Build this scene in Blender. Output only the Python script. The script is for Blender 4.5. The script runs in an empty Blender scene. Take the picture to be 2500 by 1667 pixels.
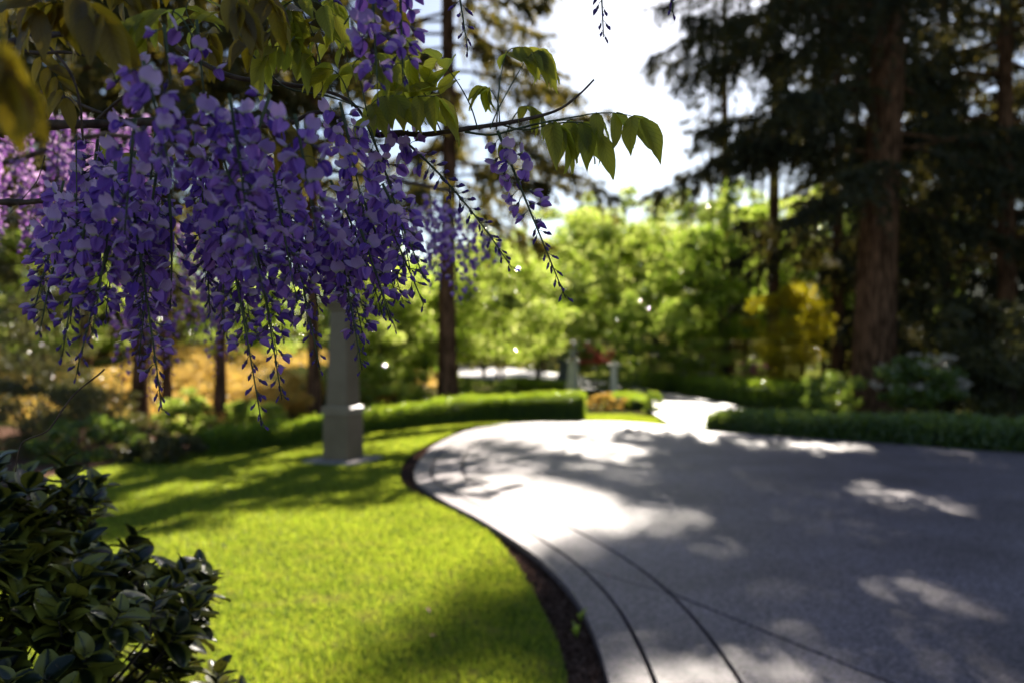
import bpy, bmesh, math, random
import numpy as np
from mathutils import Vector, Matrix, Quaternion

C = bpy.context.scene.collection
rnd = random.Random(7)
NR = np.random.default_rng(11)
PI = math.pi

# ------------------------------------------------------------------ camera, light
F = 1944.0                      # focal length in photograph pixels (28 mm on 36 mm)
H = 1.55                        # eye height
cam_d = bpy.data.cameras.new('camera'); cam = bpy.data.objects.new('camera', cam_d); C.objects.link(cam)
cam.location = (0, 0, H); cam.rotation_euler = (PI/2, 0, 0)
cam_d.lens = 28; cam_d.sensor_width = 36; cam_d.shift_y = 0.0068
cam_d.clip_start = 0.05; cam_d.clip_end = 3000
cam_d.dof.use_dof = True; cam_d.dof.focus_distance = 1.07; cam_d.dof.aperture_fstop = 3.1
bpy.context.scene.camera = cam

SUN_AZ = math.radians(13.6); SUN_EL = math.radians(33)
w = bpy.data.worlds.new('World'); bpy.context.scene.world = w; w.use_nodes = True
nt = w.node_tree; nt.nodes.clear()
sky = nt.nodes.new('ShaderNodeTexSky'); sky.sky_type = 'NISHITA'; sky.sun_disc = False
sky.sun_elevation = SUN_EL; sky.sun_rotation = SUN_AZ; sky.altitude = 100; sky.air_density = 1.0; sky.dust_density = 0.6; sky.ozone_density = 1.5
bg = nt.nodes.new('ShaderNodeBackground'); bg.inputs[1].default_value = 0.05
wo = nt.nodes.new('ShaderNodeOutputWorld')
nt.links.new(sky.outputs[0], bg.inputs[0]); nt.links.new(bg.outputs[0], wo.inputs[0])
sd = bpy.data.lights.new('sun', 'SUN'); sd.energy = 5.0; sd.angle = math.radians(0.5); sd.color = (1, 0.92, 0.80)
so = bpy.data.objects.new('sun', sd); C.objects.link(so)
SUN = Vector((math.sin(SUN_AZ)*math.cos(SUN_EL), math.cos(SUN_AZ)*math.cos(SUN_EL), math.sin(SUN_EL)))
so.rotation_euler = (-SUN).to_track_quat('-Z', 'Y').to_euler(); so.location = SUN*60
sc = bpy.context.scene
sc.view_settings.view_transform = 'Standard'; sc.view_settings.look = 'None'
sc.view_settings.exposure = 1.55; sc.view_settings.gamma = 1; sc.view_settings.use_curve_mapping = False
sc.render.engine = 'CYCLES'
sc.cycles.max_bounces = 7; sc.cycles.diffuse_bounces = 5; sc.cycles.glossy_bounces = 2
sc.cycles.transmission_bounces = 5; sc.cycles.transparent_max_bounces = 6
sc.cycles.caustics_reflective = False; sc.cycles.caustics_refractive = False
sc.cycles.use_denoising = True
sc.cycles.use_adaptive_sampling = False

# ------------------------------------------------------------------ materials
def srgb(*c): return tuple(c)+(1,)
def new_mat(name):
    m = bpy.data.materials.new(name); m.use_nodes = True
    n = m.node_tree; n.nodes.clear()
    o = n.nodes.new('ShaderNodeOutputMaterial')
    return m, n, o
def vary(n, c1, c2, c3=None, obj=False):
    """colour that differs from leaf to leaf"""
    g = n.nodes.new('ShaderNodeNewGeometry')
    src = g.outputs['Random Per Island']
    if obj:
        oi = n.nodes.new('ShaderNodeObjectInfo')
        a = n.nodes.new('ShaderNodeMath'); a.operation = 'ADD'
        n.links.new(src, a.inputs[0]); n.links.new(oi.outputs['Random'], a.inputs[1])
        fr = n.nodes.new('ShaderNodeMath'); fr.operation = 'FRACT'; n.links.new(a.outputs[0], fr.inputs[0]); src = fr.outputs[0]
    r = n.nodes.new('ShaderNodeValToRGB'); r.color_ramp.elements[0].color = srgb(*c1); r.color_ramp.elements[1].color = srgb(*c2)
    if c3: e = r.color_ramp.elements.new(0.5); e.color = srgb(*c3)
    n.links.new(src, r.inputs[0]); return r.outputs[0]
def leaf_mat(name, c1, c2, t1, t2, c3=None, t3=None, mix=0.45, rough=0.45, obj=False, vein=False, spec=0.5):
    m, n, o = new_mat(name)
    col = vary(n, c1, c2, c3, obj); tcol = vary(n, t1, t2, t3, obj)
    p = n.nodes.new('ShaderNodeBsdfPrincipled'); p.inputs['Roughness'].default_value = rough
    p.inputs['Specular IOR Level'].default_value = spec
    t = n.nodes.new('ShaderNodeBsdfTranslucent')
    mx = n.nodes.new('ShaderNodeMixShader'); mx.inputs[0].default_value = mix
    if vein:
        uv = n.nodes.new('ShaderNodeUVMap'); sp = n.nodes.new('ShaderNodeSeparateXYZ'); n.links.new(uv.outputs[0], sp.inputs[0])
        ab = n.nodes.new('ShaderNodeMath'); ab.operation = 'SUBTRACT'; ab.inputs[1].default_value = 0.5; n.links.new(sp.outputs[0], ab.inputs[0])
        a2 = n.nodes.new('ShaderNodeMath'); a2.operation = 'ABSOLUTE'; n.links.new(ab.outputs[0], a2.inputs[0])
        # side veins run forward from the midrib
        k = n.nodes.new('ShaderNodeMath'); k.operation = 'MULTIPLY_ADD'; k.inputs[1].default_value = -0.55
        n.links.new(a2.outputs[0], k.inputs[0]); n.links.new(sp.outputs[1], k.inputs[2])
        s = n.nodes.new('ShaderNodeMath'); s.operation = 'MULTIPLY'; s.inputs[1].default_value = 9*2*PI; n.links.new(k.outputs[0], s.inputs[0])
        sn = n.nodes.new('ShaderNodeMath'); sn.operation = 'SINE'; n.links.new(s.outputs[0], sn.inputs[0])
        pw = n.nodes.new('ShaderNodeMapRange'); pw.inputs[1].default_value = 0.75; pw.inputs[2].default_value = 1; n.links.new(sn.outputs[0], pw.inputs[0])
        mr = n.nodes.new('ShaderNodeMapRange'); mr.inputs[1].default_value = 0.035; mr.inputs[2].default_value = 0.0; n.links.new(a2.outputs[0], mr.inputs[0])
        mm = n.nodes.new('ShaderNodeMath'); mm.operation = 'MAXIMUM'; n.links.new(pw.outputs[0], mm.inputs[0]); n.links.new(mr.outputs[0], mm.inputs[1])
        nz = n.nodes.new('ShaderNodeTexNoise'); nz.inputs['Scale'].default_value = 60
        ad = n.nodes.new('ShaderNodeMath'); ad.operation = 'MULTIPLY_ADD'; ad.inputs[1].default_value = 0.4
        n.links.new(nz.outputs[0], ad.inputs[0]); n.links.new(mm.outputs[0], ad.inputs[2])
        b = n.nodes.new('ShaderNodeBump'); b.inputs['Strength'].default_value = 0.5; b.inputs['Distance'].default_value = 0.001; b.invert = True
        n.links.new(ad.outputs[0], b.inputs['Height']); n.links.new(b.outputs[0], p.inputs['Normal'])
        d = n.nodes.new('ShaderNodeMixRGB'); d.blend_type = 'MULTIPLY'; d.inputs[2].default_value = (0.55, 0.6, 0.5, 1)
        mf = n.nodes.new('ShaderNodeMath'); mf.operation = 'MULTIPLY'; mf.inputs[1].default_value = 0.6; n.links.new(mm.outputs[0], mf.inputs[0])
        n.links.new(mf.outputs[0], d.inputs[0]); n.links.new(tcol, d.inputs[1]); tcol = d.outputs[0]
    n.links.new(col, p.inputs['Base Color']); n.links.new(tcol, t.inputs[0])
    n.links.new(p.outputs[0], mx.inputs[1]); n.links.new(t.outputs[0], mx.inputs[2]); n.links.new(mx.outputs[0], o.inputs[0])
    return m
def noise_mat(name, c1, c2, scale=5, rough=0.8, bump=0.0, dist=0.02, detail=6, c3=None, stretch=None, spec=0.4, lo=0.35, hi=0.65):
    m, n, o = new_mat(name)
    tc = n.nodes.new('ShaderNodeTexCoord'); mp = n.nodes.new('ShaderNodeMapping')
    if stretch: mp.inputs['Scale'].default_value = stretch
    n.links.new(tc.outputs['Object'], mp.inputs[0])
    nz = n.nodes.new('ShaderNodeTexNoise'); nz.inputs['Scale'].default_value = scale; nz.inputs['Detail'].default_value = detail
    n.links.new(mp.outputs[0], nz.inputs[0])
    r = n.nodes.new('ShaderNodeValToRGB'); r.color_ramp.elements[0].color = srgb(*c1); r.color_ramp.elements[1].color = srgb(*c2)
    r.color_ramp.elements[0].position = lo; r.color_ramp.elements[1].position = hi
    if c3: e = r.color_ramp.elements.new((lo+hi)/2); e.color = srgb(*c3)
    p = n.nodes.new('ShaderNodeBsdfPrincipled'); p.inputs['Roughness'].default_value = rough; p.inputs['Specular IOR Level'].default_value = spec
    n.links.new(nz.outputs[0], r.inputs[0]); n.links.new(r.outputs[0], p.inputs['Base Color'])
    if bump:
        b = n.nodes.new('ShaderNodeBump'); b.inputs['Strength'].default_value = bump; b.inputs['Distance'].default_value = dist
        n.links.new(nz.outputs[0], b.inputs['Height']); n.links.new(b.outputs[0], p.inputs['Normal'])
    n.links.new(p.outputs[0], o.inputs[0]); return m
def aggregate_mat(name, base, rough=0.55):
    """exposed-aggregate concrete: small stones, grit and faint stains"""
    m, n, o = new_mat(name)
    tc = n.nodes.new('ShaderNodeTexCoord')
    v = n.nodes.new('ShaderNodeTexVoronoi'); v.inputs['Scale'].default_value = 70; n.links.new(tc.outputs['Object'], v.inputs[0])
    sp = n.nodes.new('ShaderNodeSeparateColor'); n.links.new(v.outputs['Color'], sp.inputs[0])
    r = n.nodes.new('ShaderNodeValToRGB'); r.color_ramp.interpolation = 'LINEAR'
    r.color_ramp.elements[0].color = srgb(*[c*0.4 for c in base]); r.color_ramp.elements[1].color = srgb(*[min(1, c*1.8) for c in base])
    e = r.color_ramp.elements.new(0.5); e.color = srgb(*base)
    n.links.new(sp.outputs[0], r.inputs[0])
    nz = n.nodes.new('ShaderNodeTexNoise'); nz.inputs['Scale'].default_value = 0.9; nz.inputs['Detail'].default_value = 8; n.links.new(tc.outputs['Object'], nz.inputs[0])
    r2 = n.nodes.new('ShaderNodeValToRGB'); r2.color_ramp.elements[0].color = (0.66, 0.62, 0.60, 1); r2.color_ramp.elements[1].color = (1.10, 1.08, 1.09, 1)
    r2.color_ramp.elements[0].position = 0.3; r2.color_ramp.elements[1].position = 0.65; n.links.new(nz.outputs[0], r2.inputs[0])
    mu = n.nodes.new('ShaderNodeMixRGB'); mu.blend_type = 'MULTIPLY'; mu.inputs[0].default_value = 1
    n.links.new(r.outputs[0], mu.inputs[1]); n.links.new(r2.outputs[0], mu.inputs[2])
    p = n.nodes.new('ShaderNodeBsdfPrincipled'); p.inputs['Roughness'].default_value = rough
    n.links.new(mu.outputs[0], p.inputs['Base Color'])
    b = n.nodes.new('ShaderNodeBump'); b.inputs['Strength'].default_value = 0.5; b.inputs['Distance'].default_value = 0.004; b.invert = True
    n.links.new(v.outputs['Distance'], b.inputs['Height']); n.links.new(b.outputs[0], p.inputs['Normal'])
    n.links.new(p.outputs[0], o.inputs[0]); return m

M = {}
M['aggregate'] = aggregate_mat('exposed_aggregate', (0.178, 0.136, 0.147))
M['lane'] = aggregate_mat('lane_gravel', (0.17, 0.15, 0.16))
M['joint'] = noise_mat('joint_dirt', (0.02, 0.015, 0.01), (0.06, 0.045, 0.03), 30, spec=0.0)
M['mulch'] = noise_mat('bark_mulch', (0.05, 0.026, 0.017), (0.24, 0.15, 0.11), 38, 0.9, 0.9, 0.03, 8, (0.125, 0.07, 0.05), spec=0.0)
M['soil'] = noise_mat('forest_floor', (0.03, 0.03, 0.012), (0.11, 0.085, 0.04), 1.3, 0.95, 0.6, 0.05, 10, (0.05, 0.06, 0.018), spec=0.0)
M['hill'] = noise_mat('hill_green', (0.012, 0.02, 0.008), (0.04, 0.05, 0.018), 0.6, spec=0.0)
M['far_grass'] = noise_mat('far_grass', (0.10, 0.13, 0.02), (0.22, 0.22, 0.05), 1.5, spec=0.0)
M['turf'] = noise_mat('turf_base', (0.04, 0.06, 0.010), (0.15, 0.13, 0.035), 3.5, 0.9, 0.5, 0.02, 10, (0.06, 0.09, 0.015), spec=0.0)
M['grass'] = leaf_mat('grass_blade', (0.07, 0.12, 0.010), (0.14, 0.15, 0.02), (0.30, 0.46, 0.02), (0.64, 0.66, 0.06), mix=0.56, rough=0.5)
M['bark_fir'] = noise_mat('fir_bark', (0.04, 0.022, 0.012), (0.22, 0.115, 0.065), 5, 0.95, 1.0, 0.06, 8, (0.11, 0.058, 0.033), (3, 3, 0.5), spec=0.0)
M['bark_grey'] = noise_mat('grey_bark', (0.03, 0.022, 0.018), (0.10, 0.075, 0.06), 6, 0.95, 0.8, 0.03, 8, None, (3, 3, 0.6), spec=0.0)
M['fir'] = leaf_mat('fir_needles', (0.035, 0.042, 0.010), (0.10, 0.08, 0.022), (0.10, 0.11, 0.015), (0.34, 0.25, 0.04), mix=0.45, rough=0.5)
M['fir_dark'] = leaf_mat('dark_fir_needles', (0.016, 0.022, 0.008), (0.05, 0.048, 0.014), (0.05, 0.06, 0.01), (0.16, 0.12, 0.02), mix=0.36, rough=0.55)
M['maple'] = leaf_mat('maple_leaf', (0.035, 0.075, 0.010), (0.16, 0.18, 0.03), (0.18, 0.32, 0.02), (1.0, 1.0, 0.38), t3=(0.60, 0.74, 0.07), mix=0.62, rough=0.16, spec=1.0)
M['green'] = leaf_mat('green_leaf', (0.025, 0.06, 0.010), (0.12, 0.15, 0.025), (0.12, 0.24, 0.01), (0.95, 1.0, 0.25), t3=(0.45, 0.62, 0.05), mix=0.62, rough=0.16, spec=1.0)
M['box'] = leaf_mat('box_leaf', (0.04, 0.085, 0.012), (0.11, 0.16, 0.02), (0.25, 0.45, 0.02), (0.7, 0.8, 0.06), mix=0.5, rough=0.28)
M['ivy'] = leaf_mat('groundcover_leaf', (0.035, 0.07, 0.016), (0.09, 0.13, 0.025), (0.18, 0.32, 0.03), (0.5, 0.6, 0.07), mix=0.42, rough=0.2, spec=1.0)
M['olive'] = leaf_mat('olive_leaf', (0.04, 0.045, 0.015), (0.10, 0.09, 0.03), (0.12, 0.15, 0.03), (0.26, 0.22, 0.05), mix=0.4, rough=0.3, spec=0.7)
M['gold'] = leaf_mat('golden_leaf', (0.20, 0.17, 0.01), (0.30, 0.22, 0.01), (0.7, 0.62, 0.01), (0.95, 0.80, 0.02), mix=0.5, rough=0.4)
M['amber'] = leaf_mat('amber_leaf', (0.22, 0.12, 0.03), (0.36, 0.24, 0.06), (0.75, 0.42, 0.08), (1.0, 0.72, 0.16), mix=0.5, rough=0.4, c3=(0.24, 0.20, 0.04))
M['red'] = leaf_mat('red_petal', (0.45, 0.07, 0.05), (0.6, 0.18, 0.12), (0.95, 0.18, 0.10), (1.0, 0.4, 0.28), mix=0.5)
M['magenta'] = leaf_mat('magenta_petal', (0.35, 0.04, 0.20), (0.5, 0.10, 0.32), (0.6, 0.1, 0.35), (0.7, 0.2, 0.45), mix=0.4)
M['cream'] = leaf_mat('cream_petal', (0.45, 0.38, 0.30), (0.65, 0.56, 0.48), (0.5, 0.42, 0.3), (0.6, 0.5, 0.4), mix=0.3)
M['paint'] = noise_mat('taupe_paint', (0.165, 0.118, 0.068), (0.205, 0.150, 0.090), 4, 0.42, 0.1, 0.004, 8)
M['paint_pale'] = noise_mat('pale_paint', (0.66, 0.61, 0.42), (0.74, 0.68, 0.50), 4, 0.5, 0.1, 0.004, 8)
M['paint_blue'] = noise_mat('blue_grey_paint', (0.16, 0.18, 0.22), (0.20, 0.22, 0.26), 4, 0.5, 0.1, 0.004, 8)
M['paint_highlight'] = noise_mat('highlight_taupe', (0.30, 0.225, 0.14), (0.36, 0.28, 0.18), 4, 0.3, 0.05, 0.004, 8)  # lightened taupe: sun highlight on the mouldings put into the colour
M['pad'] = noise_mat('concrete_pad', (0.24, 0.20, 0.18), (0.34, 0.29, 0.27), 12, 0.85, 0.4, 0.006, 8)
def plain(name, col, rough, metal=0, trans=0):
    m, n, o = new_mat(name); p = n.nodes.new('ShaderNodeBsdfPrincipled')
    p.inputs['Base Color'].default_value = srgb(*col); p.inputs['Roughness'].default_value = rough
    p.inputs['Metallic'].default_value = metal; p.inputs['Transmission Weight'].default_value = trans
    n.links.new(p.outputs[0], o.inputs[0]); return m
M['metal'] = plain('dark_bronze', (0.06, 0.05, 0.045), 0.3, 0.9)
M['glass'] = plain('lantern_glass', (0.8, 0.8, 0.8), 0.1, 0, 0.6)
# wisteria
M['w_twig'] = noise_mat('wisteria_twig', (0.035, 0.02, 0.014), (0.12, 0.075, 0.055), 60, 0.8, 0.8, 0.002, 6)
M['w_stem'] = noise_mat('green_stem', (0.03, 0.045, 0.018), (0.07, 0.085, 0.03), 60, 0.55)
M['w_leaf'] = leaf_mat('wisteria_leaflet', (0.055, 0.075, 0.018), (0.09, 0.095, 0.02), (0.58, 0.60, 0.05), (0.85, 0.80, 0.08), mix=0.64, rough=0.35, obj=True, vein=True)
M['w_gold'] = leaf_mat('bronze_leaflet', (0.09, 0.06, 0.012), (0.12, 0.085, 0.014), (0.36, 0.25, 0.015), (0.55, 0.40, 0.02), mix=0.54, rough=0.35, obj=True, vein=True)
def petal_mat(name, c1, c2, t1, t2, spot=None, mix=0.45):
    m, n, o = new_mat(name)
    col = vary(n, c1, c2, None, True); tcol = vary(n, t1, t2, None, True)
    uv = n.nodes.new('ShaderNodeUVMap'); sp = n.nodes.new('ShaderNodeSeparateXYZ'); n.links.new(uv.outputs[0], sp.inputs[0])
    # fine streaks along the petal
    wv = n.nodes.new('ShaderNodeMath'); wv.operation = 'MULTIPLY'; wv.inputs[1].default_value = 70; n.links.new(sp.outputs[0], wv.inputs[0])
    sn = n.nodes.new('ShaderNodeMath'); sn.operation = 'SINE'; n.links.new(wv.outputs[0], sn.inputs[0])
    mr = n.nodes.new('ShaderNodeMapRange'); mr.inputs[1].default_value = -1; mr.inputs[2].default_value = 1; mr.inputs[3].default_value = 0.84; mr.inputs[4].default_value = 1.06
    n.links.new(sn.outputs[0], mr.inputs[0])
    outs = []
    for c in (col, tcol):
        x = n.nodes.new('ShaderNodeVectorMath'); x.operation = 'SCALE'; n.links.new(c, x.inputs[0]); n.links.new(mr.outputs[0], x.inputs['Scale'])
        src = x.outputs[0]
        if spot:
            r = n.nodes.new('ShaderNodeMapRange'); r.inputs[1].default_value = 0.32; r.inputs[2].default_value = 0.12; n.links.new(sp.outputs[1], r.inputs[0])
            q = n.nodes.new('ShaderNodeMixRGB'); q.inputs[2].default_value = srgb(*spot); n.links.new(r.outputs[0], q.inputs[0]); n.links.new(src, q.inputs[1]); src = q.outputs[0]
        outs.append(src)
    p = n.nodes.new('ShaderNodeBsdfPrincipled'); p.inputs['Roughness'].default_value = 0.55; p.inputs['Specular IOR Level'].default_value = 0.3
    p.inputs['Sheen Weight'].default_value = 0.15
    t = n.nodes.new('ShaderNodeBsdfTranslucent'); mx = n.nodes.new('ShaderNodeMixShader'); mx.inputs[0].default_value = mix
    n.links.new(outs[0], p.inputs['Base Color']); n.links.new(outs[1], t.inputs[0])
    n.links.new(p.outputs[0], mx.inputs[1]); n.links.new(t.outputs[0], mx.inputs[2]); n.links.new(mx.outputs[0], o.inputs[0]); return m
M['banner'] = petal_mat('lilac_banner', (0.50, 0.32, 0.68), (0.80, 0.60, 0.86), (0.52, 0.32, 0.70), (0.84, 0.58, 0.88), (0.45, 0.45, 0.25))
M['wing'] = petal_mat('violet_wing', (0.15, 0.055, 0.44), (0.50, 0.24, 0.74), (0.22, 0.08, 0.56), (0.62, 0.30, 0.82), mix=0.45)
M['bud'] = petal_mat('dark_bud', (0.085, 0.045, 0.26), (0.13, 0.055, 0.32), (0.12, 0.04, 0.35), (0.2, 0.06, 0.4), mix=0.25)
M['calyx'] = plain('calyx', (0.07, 0.045, 0.08), 0.6)
M['p_banner'] = petal_mat('pink_banner', (0.48, 0.28, 0.62), (0.62, 0.38, 0.68), (0.6, 0.32, 0.66), (0.72, 0.45, 0.72), (0.55, 0.5, 0.35))
M['p_wing'] = petal_mat('mauve_wing', (0.32, 0.14, 0.50), (0.42, 0.20, 0.55), (0.4, 0.14, 0.5), (0.5, 0.2, 0.6))

def variegated_mat():
    m, n, o = new_mat('variegated_leaf')
    uv = n.nodes.new('ShaderNodeUVMap'); sp = n.nodes.new('ShaderNodeSeparateXYZ'); n.links.new(uv.outputs[0], sp.inputs[0])
    ab = n.nodes.new('ShaderNodeMath'); ab.operation = 'SUBTRACT'; ab.inputs[1].default_value = 0.5; n.links.new(sp.outputs[0], ab.inputs[0])
    a2 = n.nodes.new('ShaderNodeMath'); a2.operation = 'ABSOLUTE'; n.links.new(ab.outputs[0], a2.inputs[0])
    tc = n.nodes.new('ShaderNodeTexCoord'); nz = n.nodes.new('ShaderNodeTexNoise'); nz.inputs['Scale'].default_value = 70; n.links.new(tc.outputs['Object'], nz.inputs[0])
    oi = n.nodes.new('ShaderNodeObjectInfo'); g = n.nodes.new('ShaderNodeNewGeometry')
    a = n.nodes.new('ShaderNodeMath'); a.operation = 'ADD'; n.links.new(g.outputs['Random Per Island'], a.inputs[0]); n.links.new(oi.outputs['Random'], a.inputs[1])
    fr = n.nodes.new('ShaderNodeMath'); fr.operation = 'FRACT'; n.links.new(a.outputs[0], fr.inputs[0])
    s1 = n.nodes.new('ShaderNodeMath'); s1.operation = 'MULTIPLY_ADD'; s1.inputs[1].default_value = 0.5; n.links.new(nz.outputs[0], s1.inputs[0]); n.links.new(a2.outputs[0], s1.inputs[2])
    s2 = n.nodes.new('ShaderNodeMath'); s2.operation = 'MULTIPLY_ADD'; s2.inputs[1].default_value = 0.5; n.links.new(fr.outputs[0], s2.inputs[0]); n.links.new(s1.outputs[0], s2.inputs[2])
    r = n.nodes.new('ShaderNodeValToRGB'); r.color_ramp.elements[0].position = 0.70; r.color_ramp.elements[1].position = 0.77
    r.color_ramp.elements[0].color = (0.011, 0.019, 0.007, 1); r.color_ramp.elements[1].color = (0.20, 0.19, 0.025, 1)
    n.links.new(s2.outputs[0], r.inputs[0])
    p = n.nodes.new('ShaderNodeBsdfPrincipled'); p.inputs['Roughness'].default_value = 0.3; p.inputs['Specular IOR Level'].default_value = 0.5
    n.links.new(r.outputs[0], p.inputs['Base Color'])
    t = n.nodes.new('ShaderNodeBsdfTranslucent'); n.links.new(r.outputs[0], t.inputs[0])
    mx = n.nodes.new('ShaderNodeMixShader'); mx.inputs[0].default_value = 0.2
    n.links.new(p.outputs[0], mx.inputs[1]); n.links.new(t.outputs[0], mx.inputs[2]); n.links.new(mx.outputs[0], o.inputs[0]); return m
M['variegated'] = variegated_mat()

# ------------------------------------------------------------------ helpers
def P(px, py, Y):
    """the point at depth Y seen at a pixel of the 2500 x 1667 photograph"""
    return Vector(((px-1250)/F*Y, Y, H+(850-py)/F*Y))
def G(px, py, z=0.0):
    d = (H-z)*F/(py-850); return Vector(((px-1250)/F*d, d, z))
def mesh_obj(name, verts, faces, mat, parent=None, smooth=False, uv=None, mi=None):
    """verts (N,3), faces (M,k) arrays of equal k"""
    verts = np.asarray(verts, dtype=np.float32); faces = np.asarray(faces, dtype=np.int32)
    me = bpy.data.meshes.new(name)
    k = faces.shape[1]
    me.vertices.add(len(verts)); me.vertices.foreach_set('co', verts.ravel())
    me.loops.add(faces.size); me.loops.foreach_set('vertex_index', faces.ravel())
    me.polygons.add(len(faces)); me.polygons.foreach_set('loop_start', np.arange(0, faces.size, k, dtype=np.int32))
    mats = mat if isinstance(mat, (list, tuple)) else [mat]
    for m in mats: me.materials.append(m)
    if mi is not None: me.polygons.foreach_set('material_index', np.asarray(mi, dtype=np.int32))
    me.polygons.foreach_set('use_smooth', np.full(len(faces), smooth, dtype=bool))
    if uv is not None:
        l = me.uv_layers.new(name='UVMap'); l.data.foreach_set('uv', np.asarray(uv, dtype=np.float32)[faces.ravel()].ravel())
    me.update(calc_edges=True)
    o = bpy.data.objects.new(name, me); C.objects.link(o)
    if parent: o.parent = parent
    return o
class MB:
    """collects quads/tris with a material index and uv, then becomes one mesh"""
    def __init__(s): s.v = []; s.f = []; s.m = []; s.u = []
    def add(s, v, f, m=0, u=None):
        b = len(s.v); s.v += [tuple(p) for p in v]; s.u += (u if u else [(0.5, 0.5)]*len(v))
        s.f += [tuple(i+b for i in q) for q in f]; s.m += [m]*len(f)
    def tube(s, pts, rad, n=6, m=0, caps=True):
        pts = [Vector(p) for p in pts]; ring = []; v = []; f = []
        up = None
        for i, p in enumerate(pts):
            t = (pts[min(i+1, len(pts)-1)]-pts[max(i-1, 0)]).normalized()
            if up is None: up = t.orthogonal().normalized()
            up = (up-t*up.dot(t)); up = up.normalized() if up.length > 1e-6 else t.orthogonal().normalized()
            sd_ = t.cross(up); r = rad[i] if isinstance(rad, (list, tuple)) else rad
            for k in range(n): a = 2*PI*k/n; v.append(p+up*(math.cos(a)*r)+sd_*(math.sin(a)*r))
        for i in range(len(pts)-1):
            for k in range(n): f.append((i*n+k, i*n+(k+1) % n, (i+1)*n+(k+1) % n, (i+1)*n+k))
        if caps: f.append(tuple(range(n-1, -1, -1))); f.append(tuple(range((len(pts)-1)*n, len(pts)*n)))
        s.add(v, f, m)
    def box(s, c, d, m=0, taper=1.0):
        x, y, z = d[0]/2, d[1]/2, d[2]/2; cx, cy, cz = c
        v = [(cx+sx*x*(taper if sz > 0 else 1), cy+sy*y*(taper if sz > 0 else 1), cz+sz*z) for sz in (-1, 1) for sy in (-1, 1) for sx in (-1, 1)]
        s.add(v, [(0, 2, 3, 1), (4, 5, 7, 6), (0, 1, 5, 4), (2, 6, 7, 3), (0, 4, 6, 2), (1, 3, 7, 5)], m)
    def mesh(s, name, mats, smooth=True):
        me = bpy.data.meshes.new(name); me.from_pydata(s.v, [], s.f)
        for m in (mats if isinstance(mats, (list, tuple)) else [mats]): me.materials.append(m)
        me.polygons.foreach_set('material_index', s.m); me.polygons.foreach_set('use_smooth', [smooth]*len(s.f))
        l = me.uv_layers.new(name='UVMap')
        idx = np.zeros(len(me.loops), dtype=np.int32); me.loops.foreach_get('vertex_index', idx)
        l.data.foreach_set('uv', np.asarray(s.u, dtype=np.float32)[idx].ravel()); me.update(); return me
    def build(s, name, mats, parent=None, smooth=True):
        o = bpy.data.objects.new(name, s.mesh(name, mats, smooth)); C.objects.link(o)
        if parent: o.parent = parent
        return o
def tag(o, label=None, cat=None, group=None, kind=None):
    if label: o['label'] = label
    if cat: o['category'] = cat
    if group: o['group'] = group
    if kind: o['kind'] = kind
    return o
def empty(name, loc=(0, 0, 0), label=None, cat=None, group=None, rz=0):
    o = bpy.data.objects.new(name, None); C.objects.link(o); o.location = loc; o.rotation_euler = (0, 0, rz); o.empty_display_size = 0.1
    return tag(o, label, cat, group)
def link_obj(name, me, parent=None, mat=None):
    o = bpy.data.objects.new(name, me); C.objects.link(o)
    if parent: o.parent = parent
    if mat is not None: o.matrix_local = mat
    return o
def copy_tree(o, loc, rz=0, s=1.0, label=None):
    c = o.copy(); C.objects.link(c); c.location = loc; c.rotation_euler = (0, 0, rz); c.scale = (s, s, s)
    if label: c['label'] = label
    for ch in o.children:
        d = ch.copy(); C.objects.link(d); d.parent = c
    return c
def spline(pts, n):
    """Catmull-Rom through pts, n samples per span"""
    pts = [Vector(p) for p in pts]; out = []
    for i in range(len(pts)-1):
        p0 = pts[max(i-1, 0)]; p1 = pts[i]; p2 = pts[i+1]; p3 = pts[min(i+2, len(pts)-1)]
        for k in range(n):
            t = k/n
            out.append(0.5*((2*p1)+(p2-p0)*t+(2*p0-5*p1+4*p2-p3)*t*t+(-p0+3*p1-3*p2+p3)*t**3))
    out.append(pts[-1]); return out
def unit(a): return a/np.maximum(np.linalg.norm(a, axis=-1, keepdims=True), 1e-9)
def cards(cen, dirs, ln, wd, fold=0.25, lean=None):
    """leaf shaped quads (diamonds) at cen pointing along dirs"""
    n = len(cen); d = unit(dirs); r = NR.normal(size=(n, 3)); s = unit(np.cross(d, r)); nn = np.cross(s, d)
    ln = np.broadcast_to(ln, (n,))[:, None]; wd = np.broadcast_to(wd, (n,))[:, None]
    b = cen-d*ln*0.5; t = cen+d*ln*0.5; m = cen+nn*wd*fold*0
    v = np.stack([b, m+s*wd*0.5-nn*wd*fold, t, m-s*wd*0.5-nn*wd*fold], 1).reshape(-1, 3)
    f = np.arange(n*4).reshape(n, 4); return v, f
def sphere_dirs(n): return unit(NR.normal(size=(n, 3)))

# ------------------------------------------------------------------ ground
def sheet(name, pts, z, mat, thick=None, kind='structure', parent=None):
    bm = bmesh.new(); vs = [bm.verts.new((p[0], p[1], z)) for p in pts]; f = bm.faces.new(vs)
    if f.normal.z < 0: f.normal_flip()
    f.normal_update()
    if f.calc_area() > 0 and f.normal.z < 0: f.normal_flip()
    if thick:
        r = bmesh.ops.extrude_face_region(bm, geom=[f]); nv = [e for e in r['geom'] if isinstance(e, bmesh.types.BMVert)]
        for v in nv: v.co.z -= thick
        bmesh.ops.recalc_face_normals(bm, faces=bm.faces)
    bmesh.ops.triangulate(bm, faces=[q for q in bm.faces if len(q.verts) > 4])
    me = bpy.data.meshes.new(name); bm.to_mesh(me); bm.free(); me.materials.append(mat)
    o = bpy.data.objects.new(name, me); C.objects.link(o)
    if kind: o['kind'] = kind
    if parent: o.parent = parent
    return o
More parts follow.
